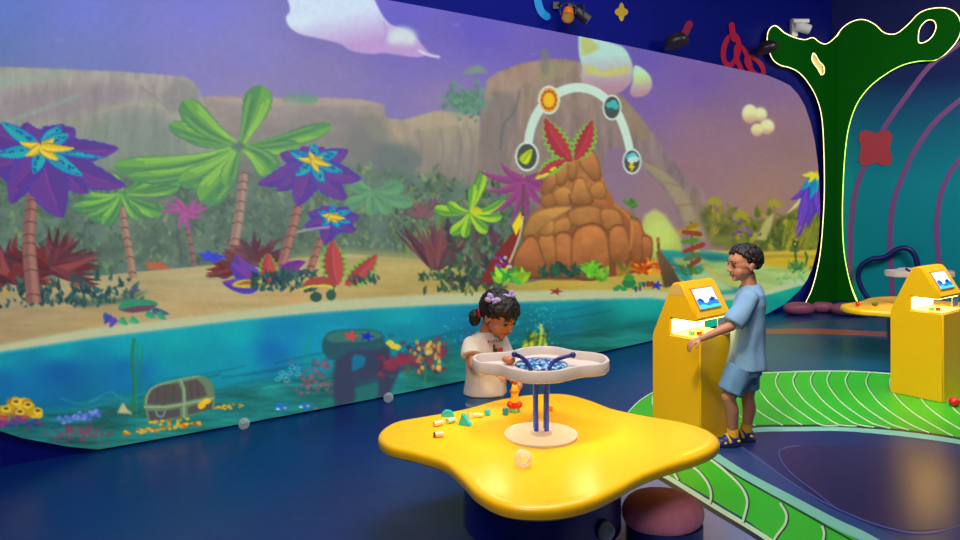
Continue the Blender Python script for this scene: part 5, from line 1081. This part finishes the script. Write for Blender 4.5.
# ------------------------------------------------------------------ people
m_skb = mat('boy_skin', (190, 128, 98), .5, var=.04, scale=20, sss=.08); m_skg = mat('girl_skin', (192, 124, 92), .5, var=.04, scale=20, sss=.08)
m_lip = mat('lips', (158, 84, 72), .45); m_hair = mat('black_hair', (20, 13, 11), .6, var=.4, scale=60, bump=.5); m_eye = mat('eye_white', (132, 110, 98), .3); m_iris = mat('dark_iris', (26, 14, 10), .15); m_brow = mat('eyebrow_hair', (36, 22, 18), .7)
def frame(f, up=(0, 0, 1)):
    f = Vector(f).normalized(); r = f.cross(Vector(up)).normalized(); u = r.cross(f); return Matrix((r, f, u)).transposed()   # columns right, forward, up
class Head:
    """skin shapes of a head of height h (chin to crown), base = chin level below the skull centre"""
    def __init__(s, base, f, h, up=(0, 0, 1)): s.o = Vector(base); s.M = frame(f, up); s.h = h
    def p(s, x, y, z): return s.o+s.M @ (Vector((x, y, z))*s.h)
    def e(s, bm, c, r, tilt=0): ell(bm, s.p(*c), [k*s.h for k in r], s.M @ Matrix.Rotation(tilt, 3, 'X'), 20)
    def skin(s, bm):
        s.e(bm, (0, -.07, .63), (.365, .45, .37)); s.e(bm, (0, .10, .36), (.30, .31, .30)); s.e(bm, (0, .13, .22), (.22, .24, .19)); s.e(bm, (0, .29, .10), (.10, .09, .08))
        s.e(bm, (0, .12, .60), (.31, .30, .26))
        s.e(bm, (0, .04, .48), (.345, .37, .22))
        for k in (-1, 1):
            s.e(bm, (k*.17, .22, .30), (.13, .14, .14)); s.e(bm, (k*.365, -.05, .42), (.035, .085, .13), .2); s.e(bm, (k*.385, -.07, .47), (.03, .06, .07), .2); s.e(bm, (k*.14, .36, .57), (.10, .04, .028))
            s.e(bm, (k*.05, .44, .335), (.035, .04, .03))
        cap(bm, s.p(0, .385, .52), s.p(0, .47, .36), .035*s.h, .050*s.h, 10)
        s.e(bm, (0, .385, .235), (.095, .055, .024)); s.e(bm, (0, .375, .195), (.08, .055, .026))
    def islip(s, co): q = s.M.transposed() @ (co-s.o)/s.h; return abs(q.x) < .105 and .165 < q.z < .262 and q.y > .385-.5*abs(q.x)
    def face(s, par, lid=.0):
        for k in (-1, 1):
            bm = bmesh.new(); s.e(bm, (k*.15, .325, .475), (.075, .062, .045)); obj('eye', bm, m_eye, par)
            bm = bmesh.new(); s.e(bm, (k*.152, .350, .468), (.046, .048, .040)); obj('iris', bm, m_iris, par)
            bm = bmesh.new(); tube(bm, [s.p(k*.07, .40, .585), s.p(k*.15, .405, .605), s.p(k*.24, .335, .585)], .014*s.h, 6, 4); obj('eyebrow', bm, m_brow, par)
            bm = bmesh.new(); tube(bm, [s.p(k*.075, .385, .50), s.p(k*.15, .397, .522), s.p(k*.225, .35, .49)], .009*s.h, 6, 4); obj('eyelashes', bm, m_hair, par)
def hand(bm, wr, d, nrm, L, side=1, curl=.5, spread=1.0):
    """palm, five bent fingers, thumb from the side of the palm; d points along the hand, nrm out of the back of it"""
    d = Vector(d).normalized(); nrm = Vector(nrm); nrm = (nrm-d*nrm.dot(d)).normalized(); s = d.cross(nrm)*side
    pl_ = L*.50; M = Matrix((s, d, nrm)).transposed()
    ell(bm, wr+d*pl_*.55, (L*.19, pl_*.60, L*.085), M, 16); cap(bm, wr, wr+d*pl_*.3, L*.115, L*.12, 12)
    for i, (o, l) in enumerate(((-.145, .42), (-.05, .48), (.05, .45), (.14, .35))):
        p = wr+d*pl_*.95+s*o*L; dr = (d+s*o*.9*spread).normalized(); r = L*.047
        for k in range(3):
            a = curl*(.55+.5*k); q = Matrix.Rotation(-a, 3, s*1.0) if (Matrix.Rotation(.1, 3, s) @ d).dot(nrm) > 0 else Matrix.Rotation(a, 3, s)
            dr2 = q @ dr; p2 = p+dr2*l*L*(.42, .33, .27)[k]; cap(bm, p, p2, r*(1-.08*k), r*(1-.08*(k+1)), 8); p = p2
    p = wr+d*pl_*.32-s*L*.15; p2 = p+(d*.72-s*.62-nrm*.35*curl).normalized()*L*.2; p3 = p2+(d*.95-s*.15-nrm*.5*curl).normalized()*L*.17
    cap(bm, p, p2, L*.06, L*.052, 8); cap(bm, p2, p3, L*.052, L*.042, 8)
def body_obj(par, bm, m, H, vs=.0036):
    b_ = voxel(bm, vs, 4)
    for _ in range(5): bmesh.ops.smooth_vert(b_, verts=[v for v in b_.verts if v.co.z > H.o.z+.01], factor=.5, use_axis_x=True, use_axis_y=True, use_axis_z=True)
    lips = [f.index for f in b_.faces if H.islip(f.calc_center_median())]
    for i in lips: b_.faces.ensure_lookup_table(); b_.faces[i].material_index = 1
    return obj('body', b_, [m, m_lip], par)
def ering(c, rx, ry, M, n=28, z=0): return [Vector(c)+M @ Vector((rx*math.cos(2*math.pi*k/n), ry*math.sin(2*math.pi*k/n), 0)) for k in range(n)]
def hairball(H, cond, rad, n, seed, extra=None, vs=.004, grow=1.0, disp=.004):
    rg = random.Random(seed); bm = bmesh.new(); c0 = Vector((0, -.07, .63)); R3 = (.365*grow, .45*grow, .37*grow)
    for i in range(n):
        z = rg.uniform(-1, 1); a = rg.uniform(0, 2*math.pi); q = math.sqrt(1-z*z)
        x, y, z = c0.x+R3[0]*q*math.cos(a), c0.y+R3[1]*q*math.sin(a), c0.z+R3[2]*z
        rr = cond(x, y, z)
        if rr: ell(bm, H.p(x, y, z), rad*H.h*rr*rg.uniform(.8, 1.2), None, 8)
    if extra: extra(bm)
    return voxel(bm, vs, 1, disp, 90)

# ---- boy: stands in profile facing left, left hand reaching into the kiosk opening
DB = 4.36
bo = W(741, 300, DB); bo.z = 0
boy = thing('person', bo, 'boy in pale blue T-shirt and shorts reaching into the kiosk', 'person')
fb = Vector((-1, .12, 0)).normalized(); lb_ = Vector((-.12, -1, 0)).normalized()      # forward, his left (towards the camera)
H = Head(W(745.5, 281.0, DB), Vector((-1, -.10, -.10)), .212)
bm = bmesh.new(); H.skin(bm)
nb_ = W(750, 290, DB); cap(bm, W(748, 276, DB), nb_, .042, .046)
sh = W(751, 297, DB); hip = W(744, 368, DB)
cap(bm, sh, W(749, 330, DB), .068, .07); cap(bm, W(749, 330, DB), hip, .07, .075); cap(bm, sh-lb_*.085, sh+lb_*.085, .042, .042)
# left arm (near)
s1 = W(750, 299, DB-.112); e1 = W(731, 326, DB-.16); w1 = W(701, 338.5, 4.19)
cap(bm, s1, e1, .034, .029); cap(bm, e1, w1, .029, .0185)
hand(bm, w1, Vector((-.85, -.02, -.42)), Vector((-.35, -.35, .8)), .118, 1, .75)
# right arm (far) reaching forward to the front edge of the kiosk
s2 = W(749, 299, DB+.112); e2 = W(736, 330, DB+.17); w2 = W(724, 333, DB+.13)
cap(bm, s2, e2, .034, .028); cap(bm, e2, w2, .028, .019); hand(bm, w2, Vector((-.9, -.3, -.1)), Vector((0, 0, 1)), .11, -1, .4)
# legs
for (hp, kn, an, toe) in ((W(743, 373, DB-.05), W(728, 397, DB-.07), W(733, 433, DB-.03), Vector((-1, -.12, 0))), (W(748, 372, DB+.055), W(747.5, 396, DB+.06), W(746.5, 430, DB+.06), Vector((-1, .05, 0)))):
    cap(bm, hp, kn, .056, .040); mid = kn.lerp(an, .35)-fb*.012; cap(bm, kn, mid, .039, .040); cap(bm, mid, an, .040, .025); cap(bm, an, Vector((an.x, an.y, .04)), .025, .027)
    cap(bm, Vector((an.x, an.y, .035)), Vector((an.x, an.y, .03))+toe*.08, .024, .022)
body_obj(boy, bm, m_skb, H)
H.face(boy)
def boyhair(x, y, z):
    if y > .20: return .8 if z > .82 else 0
    if y > .08: return 1.0 if z > .72 else 0
    if y > -.02: return .9 if z > .58 else 0
    if y > -.25: return .8 if z > .54 else 0
    return .8 if z > .33 else 0
def topc(bm):
    for i in range(26): a = R.uniform(-.25, .25); y = R.uniform(-.3, .24); ell(bm, H.p(a, y, .96-.25*max(0, y)**2*3-.3*a*a+R.uniform(-.02, .02)), .055*H.h, None, 8)
obj('hair', hairball(H, boyhair, .06, 900, 3, topc, .004, 1.03, .004), m_hair, boy)
# shirt
m_shirt = mat('pale_blue_cotton', (122, 162, 200), .85, var=.08, scale=30, bump=.3)
bm = bmesh.new(); Mz = Matrix((lb_, fb, Vector((0, 0, 1)))).transposed()
def R_(px, py, rx, ry): return ering(W(px, py, DB), rx, ry, Mz)
loft(bm, [R_(751, 284, .052, .052), R_(750.5, 288, .085, .064), R_(750, 293, .135, .076), R_(749.5, 303, .148, .088), R_(749, 320, .132, .092), R_(748.5, 336, .128, .096), R_(747.5, 350, .130, .100), R_(747, 360, .134, .106), R_(746.5, 367, .138, .110)])
e1s = s1.lerp(e1, .92)
cone(bm, s1, e1s, .053, .058); ell(bm, s1, .053)
e2s = s2.lerp(e2, .9); cone(bm, s2, e2s, .050, .056); ell(bm, s2, .050)
obj('t_shirt', voxel(bm, .0048, 4, .011, 16), m_shirt, boy)
# shorts
m_sh = mat('blue_cotton_shorts', (96, 140, 182), .85, var=.08, scale=30, bump=.3)
bm = bmesh.new(); loft(bm, [R_(746.5, 358, .115, .085), R_(746, 366, .120, .092), R_(744, 374, .120, .094)])
cone(bm, W(741, 368, DB-.055), W(730, 392.5, DB-.072), .080, .071, 24); cone(bm, W(748, 368, DB+.05), W(748, 388, DB+.06), .072, .062, 24)
obj('shorts', voxel(bm, .0048, 4, .010, 18), m_sh, boy)
# socks and shoes
m_sock = mat('yellow_sock', (232, 176, 30), .8, bump=.3, scale=60); m_shoe = mat('navy_shoe', (24, 40, 120), .5); m_sole = mat('dark_sole', (16, 20, 50), .6); m_pat = mat('yellow_shoe_pattern', (214, 180, 40), .5)
for (an, toe) in ((W(733, 433, DB-.03), Vector((-1, -.12, 0)).normalized()), (W(746.5, 430, DB+.06), Vector((-1, .05, 0)).normalized())):
    g = Vector((an.x, an.y, 0)); sd = Vector((-toe.y, toe.x, 0)); Mf = Matrix((sd, toe, Vector((0, 0, 1)))).transposed()
    bm = bmesh.new(); cone(bm, g+Vector((0, 0, .055)), g+Vector((0, 0, .105)), .032, .0335, 20); obj('sock', voxel(bm, .004, 1), m_sock, boy)
    bm = bmesh.new(); ell(bm, g+Vector((0, 0, .042)), (.036, .045, .034), Mf); ell(bm, g+toe*.055+Vector((0, 0, .032)), (.036, .055, .026), Mf); ell(bm, g+toe*.02+Vector((0, 0, .05)), (.03, .045, .026), Mf); box(bm, g+toe*.035+Vector((0, 0, .018)), (.064, .13, .018), Mf)
    sh_o = obj('shoe', voxel(bm, .004, 2), m_shoe, boy)
    bm = bmesh.new(); loft(bm, [[g+toe*.033+Mf @ Vector((.037*math.cos(t)*(1-.1*math.sin(t)), .088*math.sin(t), z)) for t in np.linspace(0, 2*math.pi, 24, endpoint=False)] for z in (.001, .016)]); obj('sole', bm, m_sole, sh_o)
    for k in (-1, 1):
        for (a, z) in ((-.02, .04), (.03, .036), (.06, .03)):
            bm = bmesh.new(); ell(bm, g+toe*a+sd*k*.0335+Vector((0, 0, z)), (.006, .011, .009), Mf, 10); obj('shoe_patch', bm, m_pat, sh_o)
    bm = bmesh.new(); tube(bm, [g+toe*.03-sd*.034+Vector((0, 0, .04)), g+toe*.04+Vector((0, 0, .072)), g+toe*.03+sd*.034+Vector((0, 0, .04))], .008, 8, 5); obj('strap', bm, m_pat, sh_o)

# ---- girl: stands behind the near table, looking down at the stacked toy
DG = 3.84
go = W(485, 300, DG); go.z = 0
girl = thing('person', go, 'small girl in a white T-shirt with lilac hair bows behind the table', 'person')
fg = Vector((.45, -.89, 0)).normalized(); rg_ = Vector((-.89, -.45, 0)).normalized()     # forward, her right (image left, nearer)
H = Head(W(492.5, 332, DG-.045), Vector((.66, -.60, -.46)), .212)
bm = bmesh.new(); H.skin(bm)
nk = W(487, 332, DG); cap(bm, W(490, 320, DG), nk, .038, .042)
chest = W(486, 342, DG); hipg = W(485, 402, DG)
cap(bm, chest, W(485, 370, DG), .062, .066); cap(bm, W(485, 370, DG), hipg, .066, .070); cap(bm, chest-rg_*.07, chest+rg_*.07, .036, .036)
s1 = chest+rg_*.088+Vector((0, 0, -.005)); e1 = W(473, 366, 3.72); w1 = W(494, 372, 3.60)
cap(bm, s1, e1, .029, .025); cap(bm, e1, w1, .025, .0165); hand(bm, w1, W(510, 381, 3.53)-w1, Vector((-.1, -.5, .8)), .088, 1, .8)
s2 = chest-rg_*.088; e2 = W(511, 376, DG-.02); w2 = W(519.5, 386, 3.57)
cap(bm, s2, e2, .029, .025); cap(bm, e2, w2, .025, .0165); hand(bm, w2, W(516, 396, 3.50)-w2, Vector((.8, -.5, .2)), .088, -1, .7)
for k, an_d in ((1, .05), (-1, -.05)):
    hp = hipg+rg_*k*.045; kn = Vector((hp.x, hp.y, .25)); an = Vector((hp.x, hp.y, .045))
    cap(bm, hp, kn, .052, .036); cap(bm, kn, an, .036, .024); cap(bm, Vector((an.x, an.y, .026)), Vector((an.x, an.y, .026))+fg*.07, .024, .02)
body_obj(girl, bm, m_skg, H, .0034)
H.face(girl)
def girlhair(x, y, z):
    if y > .18: return 1.0 if z > .70+.02*math.sin(x*30) else 0
    if y > -.02: return 1.0 if z > .58 else 0
    return 1.0 if z > .36 else 0
tail = H.p(0, -.62, .47); tl_ = W(474.5, 317, DG-.03)
def gx(bm):
    rq = random.Random(4)
    for i in range(70):
        v = Vector((rq.gauss(0, 1), rq.gauss(0, 1), rq.gauss(0, 1))).normalized(); ell(bm, tl_+Vector((v.x*.020, v.y*.024, v.z*.032-.004)), .013, None, 8)
    cap(bm, W(481, 312, DG-.04), tl_, .026, .022)
    for a, y, z in ((.3, .2, .62), (-.3, .2, .62), (.2, .34, .70), (-.2, .34, .70), (0, .38, .72), (.1, .37, .70), (-.1, .38, .7)):
        for j in range(3): ell(bm, H.p(a+rq.uniform(-.04, .04), y+rq.uniform(-.03, .03), z+rq.uniform(-.05, .05)), .034*H.h, None, 8)
    cap(bm, H.p(-.05, .3, .8), H.p(.2, .52, .66), .03*H.h, .012*H.h)
obj('hair', hairball(H, girlhair, .075, 1000, 9, gx, .004, 1.05, .003), m_hair, girl)
bm = bmesh.new(); tube(bm, [W(480.5, 306.5, DG-.06), W(478.8, 310, DG-.075), W(479, 314, DG-.075), W(480, 317, DG-.05)], .006, 8, 5); obj('hair_band', bm, mat('red_band', (200, 30, 50), .6), girl)
m_bow = mat('lilac_satin', (186, 160, 226), .45)
for c, sc_, rot in ((W(493, 300, DG-.155), 1.45, .5), (W(509, 296, DG-.13), 1.2, -.5)):
    bm = bmesh.new(); Mb = Matrix.Rotation(rot, 3, 'Y')
    for k in (-1, 1):
        for dz in (-.006, .007): ell(bm, c+Mb @ Vector((k*.014*sc_, 0, dz*sc_)), Vector((.014, .006, .010))*sc_, Mb @ Matrix.Rotation(-k*dz*50, 3, 'Y'), 12)
    ell(bm, c+Vector((0, -.004, 0)), .006*sc_); bo_ = obj('hair_bow', voxel(bm, .002, 1), m_bow, girl)
m_gs = mat('white_cotton', (226, 216, 208), .85, var=.04, scale=30, bump=.3)
bm = bmesh.new(); Mg = Matrix((rg_, fg, Vector((0, 0, 1)))).transposed()
def G_(px, py, rx, ry): return ering(W(px, py, DG), rx, ry, Mg)
loft(bm, [G_(487, 331, .046, .046), G_(487, 334, .075, .055), G_(486.5, 338, .108, .066), G_(486, 346, .116, .080), G_(485.5, 360, .112, .088), G_(485.5, 376, .112, .094), G_(485.5, 384, .114, .098), G_(485.5, 392.5, .117, .101)])
q1 = s1.lerp(e1, .55); cone(bm, s1, q1, .044, .054); ell(bm, s1, .044); q2 = s2.lerp(e2, .62); cone(bm, s2, q2, .044, .052); ell(bm, s2, .044)
obj('t_shirt', voxel(bm, .0045, 4, .009, 18), m_gs, girl)
# print on the chest: raised coloured patches following the shirt front
def chestp(px, py, out=.004):
    c = W(486, py, DG); a = (px-486)/FOC*DG
    rx, ry = .114, .084+.006
    th = math.asin(max(-.95, min(.95, (-a*.89-0)/.125)))       # approx angle on the ellipse
    best = None
    for k in range(720):
        t = k/720*2*math.pi; p = c+Mg @ Vector((rx*math.cos(t), ry*math.sin(t), 0))
        if (p.y < DG) and (best is None or abs((p.x/p.y)-(px-480)/FOC) < best[0]): best = (abs((p.x/p.y)-(px-480)/FOC), p)
    p = best[1]; n_ = (p-c).normalized(); return p+n_*out
def patch(px0, py0, px1, py1, m, nm='shirt_print'):
    bm = bmesh.new(); nx_, ny_ = 4, 3; g = [[bm.verts.new(chestp(px0+(px1-px0)*i/nx_, py0+(py1-py0)*j/ny_, .007)) for j in range(ny_+1)] for i in range(nx_+1)]
    for i in range(nx_):
        for j in range(ny_): bm.faces.new((g[i][j], g[i+1][j], g[i+1][j+1], g[i][j+1]))
    o = obj(nm, bm, m, girl); md = o.modifiers.new('t', 'SOLIDIFY'); md.thickness = .002; return o
m_p1 = mat('print_violet', (150, 100, 160), .8); m_p2 = mat('print_teal', (60, 140, 120), .8); m_p3 = mat('print_brown', (96, 52, 36), .8); m_p4 = mat('print_pink', (220, 70, 90), .8)
for k, (x, m) in enumerate(((487.5, m_p1), (490, m_p4), (492.5, m_p2), (495, m_p2), (497.5, m_p1), (500, m_p2))): patch(x, 336.2+(k % 2)*.4, x+1.7, 339, m)
patch(492.5, 341, 494.5, 348, m_p3); patch(494, 345, 496.5, 352, m_p3); patch(497, 345, 501.5, 349.5, m_p4); pass
m_jn = mat('washed_denim', (112, 146, 176), .8, var=.25, scale=40, bump=.3)
bm = bmesh.new(); loft(bm, [G_(485.5, 386, .098, .080), G_(485.5, 404, .102, .085), G_(485.5, 412, .100, .082)])
for k in (-1, 1): hp = hipg+rg_*k*.048; cone(bm, Vector((hp.x, hp.y, .40)), Vector((hp.x, hp.y, .07)), .062, .045, 20)
obj('jeans', voxel(bm, .0045, 3, .006, 25), m_jn, girl)
for k in (-1, 1):
    hp = hipg+rg_*k*.048; g = Vector((hp.x, hp.y, 0)); Mf = Matrix((rg_, fg, Vector((0, 0, 1)))).transposed()
    bm = bmesh.new(); ell(bm, g+fg*.03+Vector((0, 0, .03)), (.034, .07, .032), Mf); box(bm, g+fg*.03+Vector((0, 0, .010)), (.06, .12, .018), Mf, .004); obj('shoe', voxel(bm, .004, 2), m_wht, girl)
